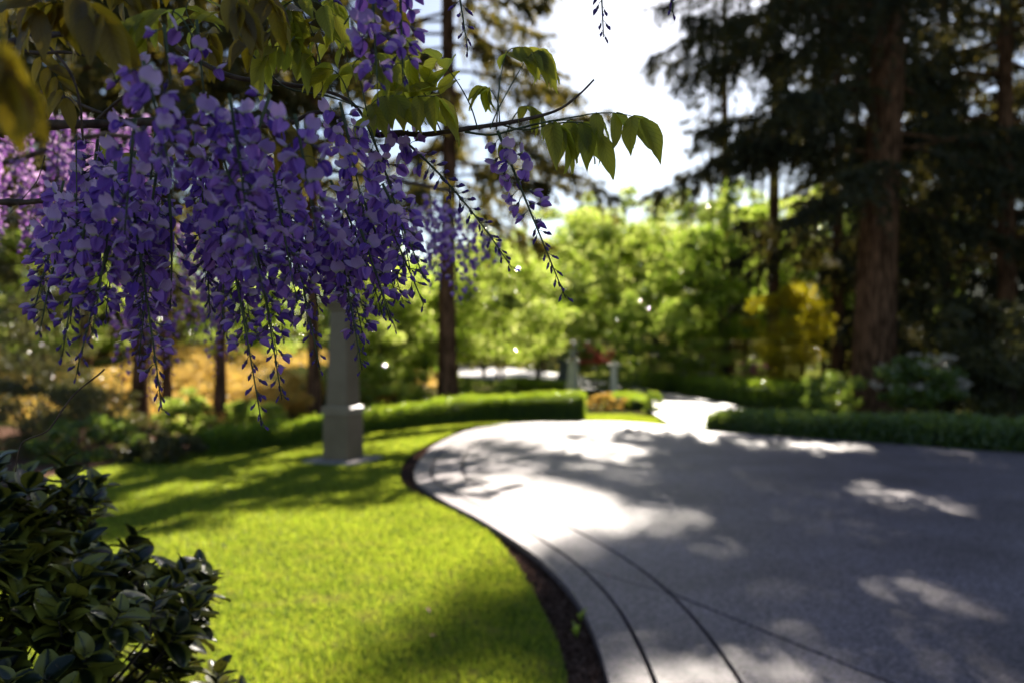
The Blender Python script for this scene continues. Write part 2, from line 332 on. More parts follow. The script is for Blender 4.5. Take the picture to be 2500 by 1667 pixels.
sheet('ground', [(-600, -200), (600, -200), (600, 1500), (-600, 1500)], -0.09, M['soil'])
hv, hf = [], []
hn = 60
for j in range(14):
    for i in range(hn+1):
        x = -160+320*i/hn; y = 74+j*9; hv.append((x, y+6*math.sin(x*.05), -0.4+(j/13)**0.8*13*(0.8+0.25*math.sin(x*.045+1)+0.1*math.sin(x*.13))))
for j in range(13):
    for i in range(hn): a = j*(hn+1)+i; hf.append((a, a+1, a+hn+2, a+hn+1))
tag(mesh_obj('hills', hv, hf, M['hill'], None, True), kind='structure')
ux = NR.uniform(-95, 95, 42000); uy = NR.uniform(56, 130, 42000)
uz = np.clip((uy-74)/117, 0, 1)**0.8*13*0.85+np.abs(NR.normal(0, 1.3, 42000))
dd_ = sphere_dirs(42000); v, f = cards(np.column_stack([ux, uy, uz]), dd_, NR.uniform(.4, .9, 42000), NR.uniform(.25, .5, 42000))
tag(mesh_obj('undergrowth', v, f, M['olive']), 'dim green undergrowth of the distant wood below the firs', 'undergrowth', kind='stuff')
bx = np.linspace(-16, -2.2, 24); by = np.linspace(16.5, 34, 24)
def bank_z(x, y): return np.clip((y-17.0)/14, 0, 1)**0.8*1.5*np.clip((-2.2-x)/2.5, 0, 1)*(1+0.15*np.sin(x*1.3)*np.cos(y*.9))-0.085
bgx, bgy = np.meshgrid(bx, by); bv = np.column_stack([bgx.ravel(), bgy.ravel(), bank_z(bgx, bgy).ravel()])
bf = [(j*24+i, j*24+i+1, j*24+25+i, j*24+24+i) for j in range(23) for i in range(23)]
tag(mesh_obj('bank', bv, bf, M['soil'], None, True), kind='structure')
ux = NR.uniform(-15.5, -2.6, 36000); uy = NR.uniform(16.8, 33, 36000); pat = np.sin(ux*1.1+uy*.5)+np.sin(uy*.9-ux*.4)
kk = pat > -0.7; ux, uy = ux[kk], uy[kk]
uc = np.column_stack([ux, uy, bank_z(ux, uy)+NR.uniform(0.0, 0.22, len(ux))]); dd_ = sphere_dirs(len(ux)); dd_[:, 2] = abs(dd_[:, 2])*.6
v, f = cards(uc, dd_, NR.uniform(.06, .13, len(ux)), NR.uniform(.04, .09, len(ux)))
tag(mesh_obj('amber_groundcover', v, f, M['amber']), 'amber and gold low plants covering the sunny bank behind the left trunks', 'ground cover', kind='stuff')
# bark mulch bed beside the kerb and under the shrubs
sheet('mulch_bed', [(1.2, -3), (1.1, 6), (0.5, 9), (0.6, 14), (0.6, 20), (-11, 19), (-14, 8), (-8, -3)], -0.075, M['mulch'])

L0 = [(1489, 1667), (1447, 1538), (1413, 1469), (1359, 1400), (1283, 1335), (1168, 1262), (1099, 1228), (1030, 1186), (1011, 1163), (1015, 1136),
      (1038, 1105), (1072, 1078), (1169, 1040), (1300, 1029), (1488, 1027), (1626, 1037), (1743, 1052), (1960, 1068), (2230, 1086), (2500, 1105)]
edge0 = [Vector((-0.5, -3, 0)), Vector((0.15, -0.6, 0)), Vector((0.38, 1.6, 0))]+[G(*p) for p in L0]+[Vector((11, 10.4, 0)), Vector((16, 8.4, 0))]
edge0 = spline(edge0, 6)
def smooth_line(l, it):
    for _ in range(it): l = [l[0]]+[(l[i-1]+l[i]*2+l[i+1])/4 for i in range(1, len(l)-1)]+[l[-1]]
    return l
edge0 = smooth_line(edge0, 4)
def offset(l, d):
    out = []
    for i, p in enumerate(l):
        t = (l[min(i+1, len(l)-1)]-l[max(i-1, 0)]).normalized(); out.append(p+Vector((t.y, -t.x, 0))*d)
    return out
JW = 0.026
drive = empty('driveway', (0, 0, 0)); drive['kind'] = 'structure'
e02 = smooth_line(offset(edge0, 0.20), 2); e02b = smooth_line(offset(edge0, 0.20+JW), 2)
e06 = smooth_line(offset(edge0, 0.60), 3); e06b = smooth_line(offset(edge0, 0.60+JW), 3)
def nearest(l, p): return min(range(len(l)), key=lambda i: (l[i]-p).length)
cutA = nearest(e02, G(1428, 1387)); cutB = nearest(e02, G(1054, 1137))
cutC = nearest(e06, G(1627, 1450)); cutD = nearest(e06, G(1128, 1137))
def lerp_cut(a, b, g): return a+(b-a).normalized()*g
def band(name, la, lb, i0, i1, k0, k1):
    """slab between line la[i0..i1] and lb[k0..k1]"""
    a = list(la[i0:i1+1]); b = list(lb[k0:k1+1])
    if i0 > 0: a[0] = a[0]+(a[1]-a[0]).normalized()*JW/2; b[0] = b[0]+(b[1]-b[0]).normalized()*JW/2
    if i1 < len(la)-1: a[-1] = a[-1]+(a[-2]-a[-1]).normalized()*JW/2; b[-1] = b[-1]+(b[-2]-b[-1]).normalized()*JW/2
    return sheet(name, a+b[::-1], 0.0, M['aggregate'], 0.05, None, drive)
E = len(edge0)-1
kerbs = [0, cutB, nearest(edge0, Vector((5.5, 13.2, 0))), E]
for a, b in zip(kerbs[:-1], kerbs[1:]): band('kerb', edge0, e02, a, b, a, b)
bands = [(0, 0), (cutA, cutC), (cutB, cutD), (kerbs[2], kerbs[2]), (E, E)]
for (a, c), (b, d) in zip(bands[:-1], bands[1:]): band('paving_strip', e02b, e06, a, b, c, d)
# the broad inner slabs: split by two cross joints
X1 = Vector((24, 2.2, 0)); X0 = Vector((24, -3, 0))
jdir = (G(2180, 1667)-G(1627, 1450)); p1 = e06b[cutC]; farJ = p1+jdir.normalized()*30
sl = [e06b[i] for i in range(0, cutC+1)]
pC = G(2180, 1667)
fJ = pC+(pC-p1).normalized()*3.5                                  # joint runs on towards the near right
n1 = Vector((jdir.y, -jdir.x, 0)).normalized()*JW/2
sheet('slab', [p for p in e06b[0:cutC]]+[p1+n1, fJ+n1, Vector((fJ.x, -3, 0))], 0.0, M['aggregate'], 0.05, None, drive)
j2 = e06b[cutD]; far2 = Vector((24, j2.y+0.6, 0)); up = Vector((0, JW/2, 0))
right2 = far2
sheet('slab', [fJ-n1, p1-n1]+[p for p in e06b[cutC+1:]]+[Vector((24, 5, 0)), X0, Vector((fJ.x+JW, -3, 0))], 0.0, M['aggregate'], 0.05, None, drive)
bed = sheet('joint_bed', [edge0[0]]+[p for p in offset(edge0, 0.03)]+[Vector((24, 8, 0)), X0], -0.035, M['joint'], None, None, drive)

lane_l = [(1640, 1034), (1606, 1012), (1566, 990), (1530, 970), (1450, 952), (1390, 942), (1240, 928), (1120, 915)]
lane_r = [(1120, 896), (1250, 897), (1400, 915), (1500, 933), (1600, 950), (1720, 972), (1822, 995), (1850, 1012), (1830, 1036), (1790, 1052)]
lane_pts = spline([G(*p) for p in lane_l], 4)+spline([G(*p) for p in lane_r], 4)
lane_pts = [Vector((p.x, p.y, 0)) for p in lane_pts]
sheet('lane', lane_pts, -0.012, M['lane'], 0.05)

lawn_img = [(1386, 1667), (1371, 1584), (1321, 1469), (1267, 1373), (1214, 1312), (1168, 1272), (1090, 1234), (1000, 1190), (978, 1165), (980, 1132),
            (1003, 1104), (1050, 1076), (1160, 1036), (1280, 1026), (1442, 1023), (1445, 1008), (1180, 1012), (890, 1044), (740, 1068), (480, 1100), (330, 1112), (240, 1140), (120, 1160)]
lawn_pts = [Vector((-0.6, -2, 0)), Vector((0.05, 1.0, 0)), Vector((0.2, 2.6, 0))]+[G(*p) for p in lawn_img]+[Vector((-5.2, 5.6, 0)), Vector((-3.9, 3.4, 0)), Vector((-3.0, 0.5, 0)), Vector((-3.5, -2, 0))]
lawn_pts = smooth_line(spline(lawn_pts, 4), 1)
sheet('lawn', lawn_pts, -0.03, M['turf'], 0.03)
sheet('far_lawn', [(-14, 36), (16, 34), (30, 60), (-30, 60)], -0.06, M['far_grass'])
strip_pts = [G(*p) for p in [(1448, 1025), (1500, 1025), (1560, 1029), (1628, 1034), (1600, 1016), (1540, 1008), (1448, 1008)]]
sheet('lawn', strip_pts, -0.03, M['turf'], 0.03)

def in_poly(pts, xy):
    x, y = xy[:, 0], xy[:, 1]; ins = np.zeros(len(xy), bool); j = len(pts)-1
    for i in range(len(pts)):
        xi, yi, xj, yj = pts[i][0], pts[i][1], pts[j][0], pts[j][1]
        c = ((yi > y) != (yj > y)) & (x < (xj-xi)*(y-yi)/((yj-yi) if yj != yi else 1e-9)+xi); ins ^= c; j = i
    return ins
def grass(pts, n, name, label):
    # density falls with distance: sample depth with weight to the near
    x0, x1 = min(p[0] for p in pts), max(p[0] for p in pts); y0, y1 = max(2.6, min(p[1] for p in pts)), max(p[1] for p in pts)
    u = NR.random(n*3); y = y0*(y1/y0)**u if y0 > 0 else y0+u*(y1-y0)
    x = NR.uniform(x0, x1, n*3)
    xy = np.stack([x, y], 1); xy = xy[in_poly(pts, xy)]; xy = xy[np.abs(xy[:, 0]) < xy[:, 1]*0.72]; xy = xy[:n]; n = len(xy)
    s = np.clip(xy[:, 1]/6, 0.8, 2.2)
    hgt = NR.uniform(0.022, 0.05, n)*(0.8+0.2*s); wd = NR.uniform(0.0025, 0.0045, n)*s
    patch = np.sin(xy[:, 0]*2.1+np.sin(xy[:, 1]*1.7))*np.sin(xy[:, 1]*2.6+1.3)
    hgt *= 1+0.3*patch; thin = NR.random(n) < 0.55+0.35*np.sin(xy[:, 0]*3.3+1.1*np.sin(xy[:, 1]*2.1))*np.cos(xy[:, 1]*2.9+.7*xy[:, 0]); hgt[~thin] *= 0.55
    a = NR.uniform(0, 2*PI, n); tilt = NR.uniform(0.1, 0.9, n)
    b = np.column_stack([xy, np.full(n, -0.032)]); side = np.column_stack([np.cos(a), np.sin(a), np.zeros(n)])*wd[:, None]
    la = a+PI/2+NR.normal(0, .4, n); tip = b+np.column_stack([np.cos(la)*np.sin(tilt)*hgt, np.sin(la)*np.sin(tilt)*hgt, np.cos(tilt)*hgt])
    v = np.stack([b-side, b+side, tip], 1).reshape(-1, 3); f = np.arange(n*3).reshape(n, 3)
    o = mesh_obj(name, v, f, M['grass']); tag(o, label, 'grass', kind='stuff')
grass(lawn_pts, 260000, 'lawn_grass', 'sunlit short lawn grass between the box hedge and the driveway')
grass(strip_pts, 9000, 'lawn_grass', 'small strip of grass behind the far driveway edge')
# mulch chips beside the kerb
ch = []
for k in range(14000):
    i = rnd.randrange(10, 100); i = min(i, len(edge0)-2); t = edge0[i].lerp(edge0[i+1], rnd.random())
    nrm = (edge0[i+1]-edge0[i]).normalized(); nrm = Vector((-nrm.y, nrm.x, 0)); ch.append(t+nrm*rnd.uniform(0.0, 0.35)+Vector((0, 0, -0.072+rnd.random()*0.02)))
ch = np.array([tuple(p) for p in ch]); ch = ch[~in_poly(lawn_pts, ch[:, :2])]
dd = sphere_dirs(len(ch)); dd[:, 2] *= 0.35
v, f = cards(ch, dd, NR.uniform(0.012, 0.04, len(ch)), NR.uniform(0.008, 0.018, len(ch)))
tag(mesh_obj('mulch_chips', v, f, M['mulch']), 'reddish brown bark chips in the gap between lawn and kerb', 'bark mulch', kind='stuff')

# needles, petals and dust blown over the paving
nx = NR.uniform(-1, 9, 5200); ny = 2.8*(14/2.8)**NR.random(5200); q2 = np.column_stack([nx, ny, np.full(5200, 0.004)]); q2 = q2[~in_poly(edge0+[Vector((24, 8, 0)), X0], q2[:, :2]) == False]
dd = sphere_dirs(len(q2)); dd[:, 2] = 0.06; v, f = cards(q2, dd, NR.uniform(.008, .035, len(q2)), NR.uniform(.003, .009, len(q2)))
v[:, 2] = np.abs(v[:, 2]-0.004)+0.003
tag(mesh_obj('fallen_needles', v, f, M['mulch']), 'scattered brown needles and petals lying on the driveway', 'needles', kind='stuff')

# ------------------------------------------------------------------ hedges and shrubs
def hedge(name, path, width, hts, n, mat, label, leaf=0.03, jitter=0.03, rnd_top=0.25):
    """clipped hedge along a world path; one core, one leafy skin"""
    root = empty(name, tuple(path[0]), label, 'hedge'); base = Vector(path[0])
    p = np.array([tuple(q) for q in path]); seg = np.linalg.norm(np.diff(p, axis=0), axis=1); cum = np.r_[0, np.cumsum(seg)]
    mb = MB(); N = len(path); rows = []
    prof = [(-0.46, 0.0), (-0.46, 0.85), (-0.36, 0.95), (0.36, 0.95), (0.46, 0.85), (0.46, 0.0)]
    for i in range(N):
        t = (Vector(path[min(i+1, N-1)])-Vector(path[max(i-1, 0)])).normalized(); s = Vector((t.y, -t.x, 0)); h = hts[0]+(hts[1]-hts[0])*cum[i]/cum[-1]
        rows += [tuple(Vector(path[i])-base+s*(a*width*0.9)+Vector((0, 0, b*h*0.94-0.08))) for a, b in prof]
    k = len(prof); fs = [(i*k+j, i*k+j+1, (i+1)*k+j+1, (i+1)*k+j) for i in range(N-1) for j in range(k-1)]
    fs += [tuple(range(k)), tuple(range((N-1)*k, N*k))[::-1]]
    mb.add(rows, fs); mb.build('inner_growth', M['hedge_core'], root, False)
    s = NR.uniform(0, cum[-1], n); idx = np.clip(np.searchsorted(cum, s)-1, 0, N-2); fr = ((s-cum[idx])/seg[idx])[:, None]
    c = p[idx]*(1-fr)+p[idx+1]*fr; t = unit(p[idx+1]-p[idx]); sd_ = np.column_stack([t[:, 1], -t[:, 0], np.zeros(n)]); h = hts[0]+(hts[1]-hts[0])*s/cum[-1]
    # perimeter parameter over side-top-side
    per = 2*h+width; q = NR.random(n)*per; off = np.where(q < h, -width/2, np.where(q > h+width, width/2, q-h-width/2)); zz = np.where(q < h, q, np.where(q > h+width, per-q, h))
    edge = np.clip((np.abs(off)/(width/2)-(1-rnd_top))/rnd_top, 0, 1)*np.clip((zz/h-0.7)/0.3, 0, 1)
    lump = 0.03*np.sin(s*2.3+off*3)+0.02*np.sin(s*7+off*9)+0.015*np.sin(s*17+zz*21)+(NR.random(n) < .02)*NR.uniform(0, .09, n)
    zz = zz-edge*h*0.10+lump*(zz/h); off = off*(1-0.06*edge)
    pos = c+sd_*off[:, None]; pos[:, 2] = zz-0.05; pos += NR.normal(0, jitter, (n, 3))
    # close the two ends
    ne = n//18
    for e, sg in ((0, -1), (N-1, 1)):
        tt = unit(p[min(e+1, N-1)]-p[max(e-1, 0)]); ss = np.array([tt[1], -tt[0], 0]); hh = hts[0] if e == 0 else hts[1]
        a = NR.uniform(-.5, .5, ne)*width; b = NR.random(ne)*hh*0.97
        pe = p[e]+ss*a[:, None]+tt*sg*0.02; pe[:, 2] = b-0.04; pos = np.vstack([pos, pe+NR.normal(0, jitter, (ne, 3))])
    m = len(pos); d = sphere_dirs(m); d[:, 2] = np.abs(d[:, 2])+0.2
    v, f = cards(pos-np.array(tuple(base)), d, NR.uniform(0.7, 1.4, m)*leaf, NR.uniform(0.5, 0.9, m)*leaf)
    o = mesh_obj('foliage', v, f, mat, root); o['kind'] = 'stuff'; return root
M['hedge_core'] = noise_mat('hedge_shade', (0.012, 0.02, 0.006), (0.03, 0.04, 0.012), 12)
def path3(pts, n=5): return [Vector((q.x, q.y, 0)) for q in spline(pts, n)]
hb = path3([G(490, 1102)+Vector((0, .2, 0)), G(740, 1074)+Vector((0, .25, 0)), G(890, 1052)+Vector((0, .3, 0)), G(1180, 1022)+Vector((0, .3, 0)), G(1430, 1022)+Vector((-0.05, .35, 0))])
hedge('box_hedge', hb, 0.55, (0.30, 0.58), 60000, M['box'], 'clipped low box hedge curving behind the lawn and the near lamp pillar', 0.032)
hr = path3([G(1775, 1048)+Vector((0.1, .55, 0)), G(1900, 1058)+Vector((.1, .6, 0)), G(2230, 1080)+Vector((.1, .65, 0)), G(2500, 1098)+Vector((.2, .7, 0)), Vector((14, 10.4, 0))])
hedge('groundcover_hedge', hr, 1.1, (0.28, 0.56), 60000, M['ivy'], 'loose dark green low hedge along the right driveway edge', 0.055, 0.05, 0.5)
hm = path3([G(1575, 940)+Vector((0, 1.2, 0)), G(1700, 958)+Vector((0, 1.2, 0)), G(1850, 982)+Vector((.3, 1.0, 0)), G(2020, 1000)+Vector((.3, .8, 0)), G(2100, 1006)+Vector((.3, .8, 0))])
hedge('lane_hedge', hm, 1.2, (0.45, 0.62), 26000, M['box'], 'low hedge on the far side of the lane running to the big fir', 0.06, 0.05, 0.5)
hedge('lane_hedge', path3([G(1250, 944), G(1330, 952), G(1385, 956)]), 0.7, (0.35, 0.35), 9000, M['box'], 'short low hedge left of the pale far lamp pillar', 0.05, 0.04)
hedge('lane_hedge', path3([G(1510, 990)+Vector((0, .6, 0)), G(1545, 985)+Vector((0, .6, 0)), G(1572, 996)+Vector((0, .6, 0))]), 0.5, (0.28, 0.28), 6000, M['box'], 'tiny low hedge between the white post and the lane', 0.04, 0.03)

def clumps_mesh(rad, n, nclump, csize, leaf, shell=0.75, seed=0, zmin=-0.9, droop=0.0):
    """foliage spread through a volume in uneven clumps"""
    global NR
    g = np.random.default_rng(seed+100); NR = g
    cd = unit(g.normal(size=(nclump, 3))); r = g.uniform(shell, 1.0, nclump)**0.7*g.choice([1, 1, 1, 0.6], nclump); cc = cd*r[:, None]*np.array(rad)
    cc[:, 2] = np.maximum(cc[:, 2], zmin*rad[2]); k = g.integers(0, nclump, n); cs = csize*g.uniform(0.5, 1.3, nclump)
    loc = unit(g.normal(size=(n, 3)))*(g.random(n)**0.45)[:, None]; loc[:, 2] *= 0.55
    pos = cc[k]+loc*cs[k][:, None]; d = unit(g.normal(size=(n, 3))); d[:, 2] -= droop
    return cards(pos, d, leaf*g.uniform(0.6, 1.3, n), leaf*g.uniform(0.4, 0.85, n)), cc
def shrub(name, c, rad, n, mat, leaf, label, cat='shrub', seed=0, group=None, core=True, nclump=40, bloom=None, stems=3):
    root = empty(name, (c[0], c[1], 0), label, cat, group)
    (v, f), cc = clumps_mesh(rad, n, nclump, min(rad)*0.42, leaf, 0.7, seed, -0.8); v = v+np.array([0, 0, c[2]])
    o = mesh_obj('foliage', v, f, mat, root); o['kind'] = 'stuff'
    if bloom:
        (v, f), _ = clumps_mesh([r*1.02 for r in rad], n//bloom[1], nclump, min(rad)*0.3, leaf*0.9, 0.9, seed+5, -0.2)
        o = mesh_obj('blossom', v+np.array([0, 0, c[2]]), f, M[bloom[0]], root); o['kind'] = 'stuff'
    g = random.Random(seed)
    mb = MB()
    for i in range(stems):
        t = Vector((g.uniform(-.5, .5)*rad[0], g.uniform(-.5, .5)*rad[1], c[2]+rad[2]*0.5)); mb.tube([(t.x*.15, t.y*.15, -0.1), t*0.5, t], [0.03, 0.02, 0.008], 5)
    mb.build('stem', M['bark_grey'], root); return root
FT = 0
def sh(name, px, Y, zc, rx, rz, n, mat, leaf, label, cat='shrub', group=None, bloom=None, ry=None, nclump=40):
    global FT; FT += 1
    return shrub(name, ((px-1250)/F*Y, Y, zc), (rx, ry or rx, rz), n, M[mat], leaf, label, cat, FT, group, True, nclump, bloom)

# ------------------------------------------------------------------ lamp pillars
def lamp_pillar(px, py, s, hgt, rz, mat, label, plinth=0.64, z0=0.0):
    g = G(px, py); root = empty('lamp_pillar', (g.x, g.y, z0), label, 'lamp pillar', None, rz)
    def loft(name, secs, m):
        mb = MB(); v = []; f = []
        for (h, w_) in secs: v += [(-w_/2, -w_/2, h), (w_/2, -w_/2, h), (w_/2, w_/2, h), (-w_/2, w_/2, h)]
        for i in range(len(secs)-1): f += [(i*4+k, i*4+(k+1) % 4, (i+1)*4+(k+1) % 4, (i+1)*4+k) for k in range(4)]
        f += [(3, 2, 1, 0), tuple(len(secs)*4-4+k for k in range(4))]
        mb.add(v, f); o = mb.build(name, m, root, False); b = o.modifiers.new('bevel', 'BEVEL'); b.width = 0.006; b.segments = 2; return o
    loft('base_pad', [(-0.08, s*2.0), (0.012, s*2.0)], M['pad'])
    loft('plinth', [(0.013, s), (plinth, s*0.985)], mat)
    loft('moulding', [(plinth+0.002, s*1.16), (plinth+0.022, s*1.16), (plinth+0.045, s*0.97), (plinth+0.062, s*0.93)], M['paint_highlight'] if mat is M['paint'] else mat)
    loft('moulding', [(plinth+0.064, s*1.08), (plinth+0.088, s*1.08), (plinth+0.118, s*0.845)], M['paint_highlight'] if mat is M['paint'] else mat)
    loft('shaft', [(plinth+0.120, s*0.84), (hgt-0.15, s*0.66)], mat)
    loft('capital', [(hgt-0.148, s*0.74), (hgt-0.12, s*0.80), (hgt-0.08, s*0.80), (hgt-0.05, s*0.98), (hgt, s*0.98)], mat)
    # square lantern
    a = s*0.62; lb = empty('lantern'); lb.parent = root; lb.location = (0, 0, hgt)
    mb = MB(); mb.box((0, 0, 0.02), (a, a, 0.036)); mb.box((0, 0, 0.06), (a*0.5, a*0.5, 0.04))
    for sx in (-1, 1):
        for sy in (-1, 1): mb.box((sx*a*0.42, sy*a*0.42, 0.24), (0.02, 0.02, 0.318))
    mb.box((0, 0, 0.415), (a*1.1, a*1.1, 0.03)); mb.box((0, 0, 0.482), (a*1.0, a*1.0, 0.10), 0, 0.25); mb.tube([(0, 0, 0.533), (0, 0, 0.60)], [0.02, 0.006], 8)
    mb.build('lantern_frame', M['metal'], lb, False)
    mb = MB(); mb.box((0, 0, 0.24), (a*0.78, a*0.78, 0.315)); mb.build('lantern_glass', M['glass'], lb, False)
    return root
lamp_pillar(838, 1119, 0.405, 2.22, math.radians(-22), M['paint'], 'tall taupe square lamp pillar standing on the lawn behind the blossom')
lamp_pillar(1399, 967, 0.36, 1.20, math.radians(-30), M['paint_pale'], 'small pale cream lamp pillar beyond the end of the box hedge', 0.3)
lamp_pillar(1378, 935, 0.55, 1.55, math.radians(-20), M['paint_blue'], 'blue grey pillar close behind the pale cream lamp pillar', 0.3)
g = G(1498, 968); root = empty('garden_post', (g.x, g.y, 0), 'slim white post with a flat cap beside the red shrub', 'post')
mb = MB(); mb.box((0, 0, 0.5), (0.2, 0.2, 1.0), 0, 0.85); mb.build('post_shaft', M['paint_pale'], root, False)
mb = MB(); mb.box((0, 0, 1.03), (0.34, 0.34, 0.05)); mb.box((0, 0, 1.09), (0.22, 0.22, 0.07), 0, 0.4); mb.build('post_cap', M['paint_pale'], root, False)

# ------------------------------------------------------------------ trees
def conifer_parts(seed, height, z0, reach, nb, mat, r0=0.3, dens=1.0, lean=0.0, side=None):
    """trunk with limbs and a drooping needle crown; returns (trunk mesh, crown mesh)"""
    g = np.random.default_rng(seed); rr = random.Random(seed)
    mb = MB(); zs = [-0.15, 0.0, 0.35, 1.2, 3, 6, 10, height*0.6, height*0.85, height]
    def tx(z): return lean*z+0.04*math.sin(z*0.7+seed)
    def tr(z): return r0*(1+0.45*math.exp(-max(z, 0)*2.2))*max(0.04, (1-z/height*0.92))
    mb.tube([(tx(z), 0, z) for z in zs], [tr(z) for z in zs], 12)
    C_, D_, L_ = [], [], []
    for i in range(nb):
        z = z0+(height-z0)*((i+rr.random())/nb)**1.15; a = rr.uniform(0, 2*PI)
        fz = (z-z0)/(height-z0); L = reach*(1-fz)**0.6*(0.72+0.28*min(1, fz*6))*rr.uniform(0.65, 1.12)
        if side and rr.random() < side[1]: a = side[0]+rr.gauss(0, 0.7)
        rise = rr.uniform(-0.30, 0.32); sag = rr.uniform(0.18, 0.42)
        ns = 14; pts = []
        for k in range(ns+1):
            t = k/ns; pts.append(Vector((tx(z)+math.cos(a)*L*t, math.sin(a)*L*t, z+L*(rise*t-sag*t*t+0.12*t**4))))
        mb.tube(pts[::2]+[pts[-1]] if ns % 2 else pts[::2], [max(0.008, 0.045*(1-j/8)*min(1, L/4)+0.006) for j in range(len(pts[::2]))], 4, 0, False)
        pa = np.array([tuple(q) for q in pts]); nt = int(L*13*dens)
        tt = g.uniform(0.12, 1.0, nt)**0.8; ip = np.clip((tt*ns).astype(int), 0, ns-1); fr = (tt*ns-ip)[:, None]; bp = pa[ip]*(1-fr)+pa[ip+1]*fr
        sgn = g.choice([-1, 1], nt); out = np.array([math.cos(a), math.sin(a), 0]); per = np.array([-math.sin(a), math.cos(a), 0])
        tl = L*0.38*(1.05-tt*0.75)*g.uniform(0.5, 1.2, nt); td = per*sgn[:, None]*0.8+out*0.75; td[:, 2] = np.where(g.random(nt) < 0.35, g.uniform(-4, -2, nt), g.uniform(-1.5, 0.1, nt)); td = unit(td)
        ms = int(30*dens)+4
        for q in range(nt):
            s_ = g.random(ms)[:, None]; base = bp[q]+td[q]*tl[q]*s_; base[:, 2] -= 0.25*tl[q]*s_[:, 0]**2
            dn = np.array([td[q]*0.5]*ms)+g.normal(0, 0.45, (ms, 3)); dn[:, 2] -= 0.35
            C_.append(base+g.normal(0, 0.035, (ms, 3))); D_.append(dn)
    Cn = np.vstack(C_); Dn = np.vstack(D_); n = len(Cn)
    v, f = cards(Cn, Dn, g.uniform(0.09, 0.23, n), g.uniform(0.035, 0.08, n))
    tm = mb.mesh('trunk', M['bark_fir']); o = mesh_obj('crown', v, f, mat); cm = o.data; bpy.data.objects.remove(o)
    return tm, cm, n
def place_tree(name, tm, cm, loc, rz, label, cat='tree', group=None, s=1.0, cmat=None):
    r = empty(name, loc, label, cat, group, rz); r.scale = (s, s, s)
    t = link_obj('trunk', tm, r); c = link_obj('crown', cm, r); c['kind'] = 'stuff'; return r
NL = []
tA, cA, n_ = conifer_parts(3, 26, 5.2, 4.6, 96, M['fir'], 0.25, 0.8); NL.append(n_)
place_tree('fir_tree', tA, cA, ((1092-1250)/F*20, 20.3, 0), 0.6, 'slim straight fir whose bare trunk rises behind the box hedge', s=1)
tB, cB, n_ = conifer_parts(8, 30, 5.2, 6.8, 86, M['fir_dark'], 0.53, 1.0, 0.045, (PI, 0.35)); NL.append(n_)
place_tree('fir_tree', tB, cB, ((2128-1250)/F*20, 20, 0), 0.0, 'massive thick trunked fir behind the right driveway hedge')
tE, cE, n_ = conifer_parts(52, 31, 12.5, 6.2, 50, M['fir_dark'], 0.26, 1.0, 0, (PI*1.05, 0.35)); NL.append(n_)  # crown height and reach set for the shade it throws on the drive
place_tree('fir_tree', tE, cE, (10.2, 31, 0), 0.0, 'tall fir at the right of the sky gap, its high boughs shaped to shade the drive')
tF, cF, n_ = conifer_parts(64, 34.5, 24.0, 8.4, 28, M['fir'], 0.32, 1.35); NL.append(n_)  # added fir, crown above the view, placed to shade near lawn and shrub
place_tree('fir_tree', tF, cF, (12.0, 45, 0), 0.0, 'added very tall bare trunked fir behind the other trees, its high crown set to shade the lawn')
tC, cC, n_ = conifer_parts(15, 28, 3.6, 5.4, 82, M['fir_dark'], 0.22, 0.9); NL.append(n_)
tD, cD, n_ = conifer_parts(31, 26, 0.8, 4.6, 84, M['fir_dark'], 0.25, 0.8); NL.append(n_)
place_tree('fir_tree', tC, cC, ((2045-1250)/F*28, 28, 0), 1.0, 'thin trunked dark fir just left of the massive fir')
place_tree('fir_tree', tC, cC, ((2455-1250)/F*23, 23, 0), 3.0, 'dark fir right of the massive fir near the photo edge', s=1.2)
tG, cG, n_ = conifer_parts(71, 21, 5.0, 3.6, 60, M['fir'], 0.125, 0.75); NL.append(n_)
for i, (px, Y, wd, lab) in enumerate([(765, 18, 0.26, 'slim dark fir trunk directly left of the tall lamp pillar'), (540, 17.5, 0.22, 'thin fir trunk rising from the amber bank'),
        (345, 15.5, 0.26, 'sturdier fir trunk under the lowest wisteria clusters'), (405, 17.2, 0.2, 'narrow fir trunk just right of the sturdier one'), (208, 16.5, 0.24, 'fir trunk furthest left beside the olive shrubs')]):
    place_tree('fir_tree', tG, cG, ((px-1250)/F*Y, Y, 0), i*1.7+1, lab, s=wd/0.23)
# far firs closing the garden
far = [(-30, 34, 1), (-22, 30, 1), (-17, 36, .9), (-14, 30, .8), (-26, 44, 1), (-9, 50, .6), (-35, 26, 1), (-2.5, 66, .5), (6, 72, .48), (15.5, 62, .55), (13.2, 53, .95), (19.5, 45, 1), (20.0, 37, 1), (15.8, 29, .85), (21.5, 33, .9), (22.5, 41, .8), (-17, 26, .8), (-20, 21, .8), (22, 30, 1), (19, 46, 1), (26, 40, 1), (32, 33, 1), (24, 22, .9), (30, 27, 1),
       (12.5, 58, .5), (36, 44, 1), (28, 52, 1), (-14, 56, .6), (-30, 58, 1), (-20, 66, .8), (42, 60, 1), (1, 80, .55), (-40, 70, 1), (9, 84, .55), (-6, 78, .55), (20, 74, .7), (6.9, 76, .74), (21, 52, .6), (-4, 92, .6), (5, 96, .6), (12, 90, .6), (-12, 70, .6)]
for i, (x, y, ss) in enumerate(far):
    place_tree('fir_tree', tD if i % 4 else tA, (cA, cD, cD, cD)[i % 4], (x, y, 0), i*2.3, 'tall dark fir standing in the far wood behind the garden', group='firs of the far wood', s=ss*rnd.uniform(0.9, 1.15))

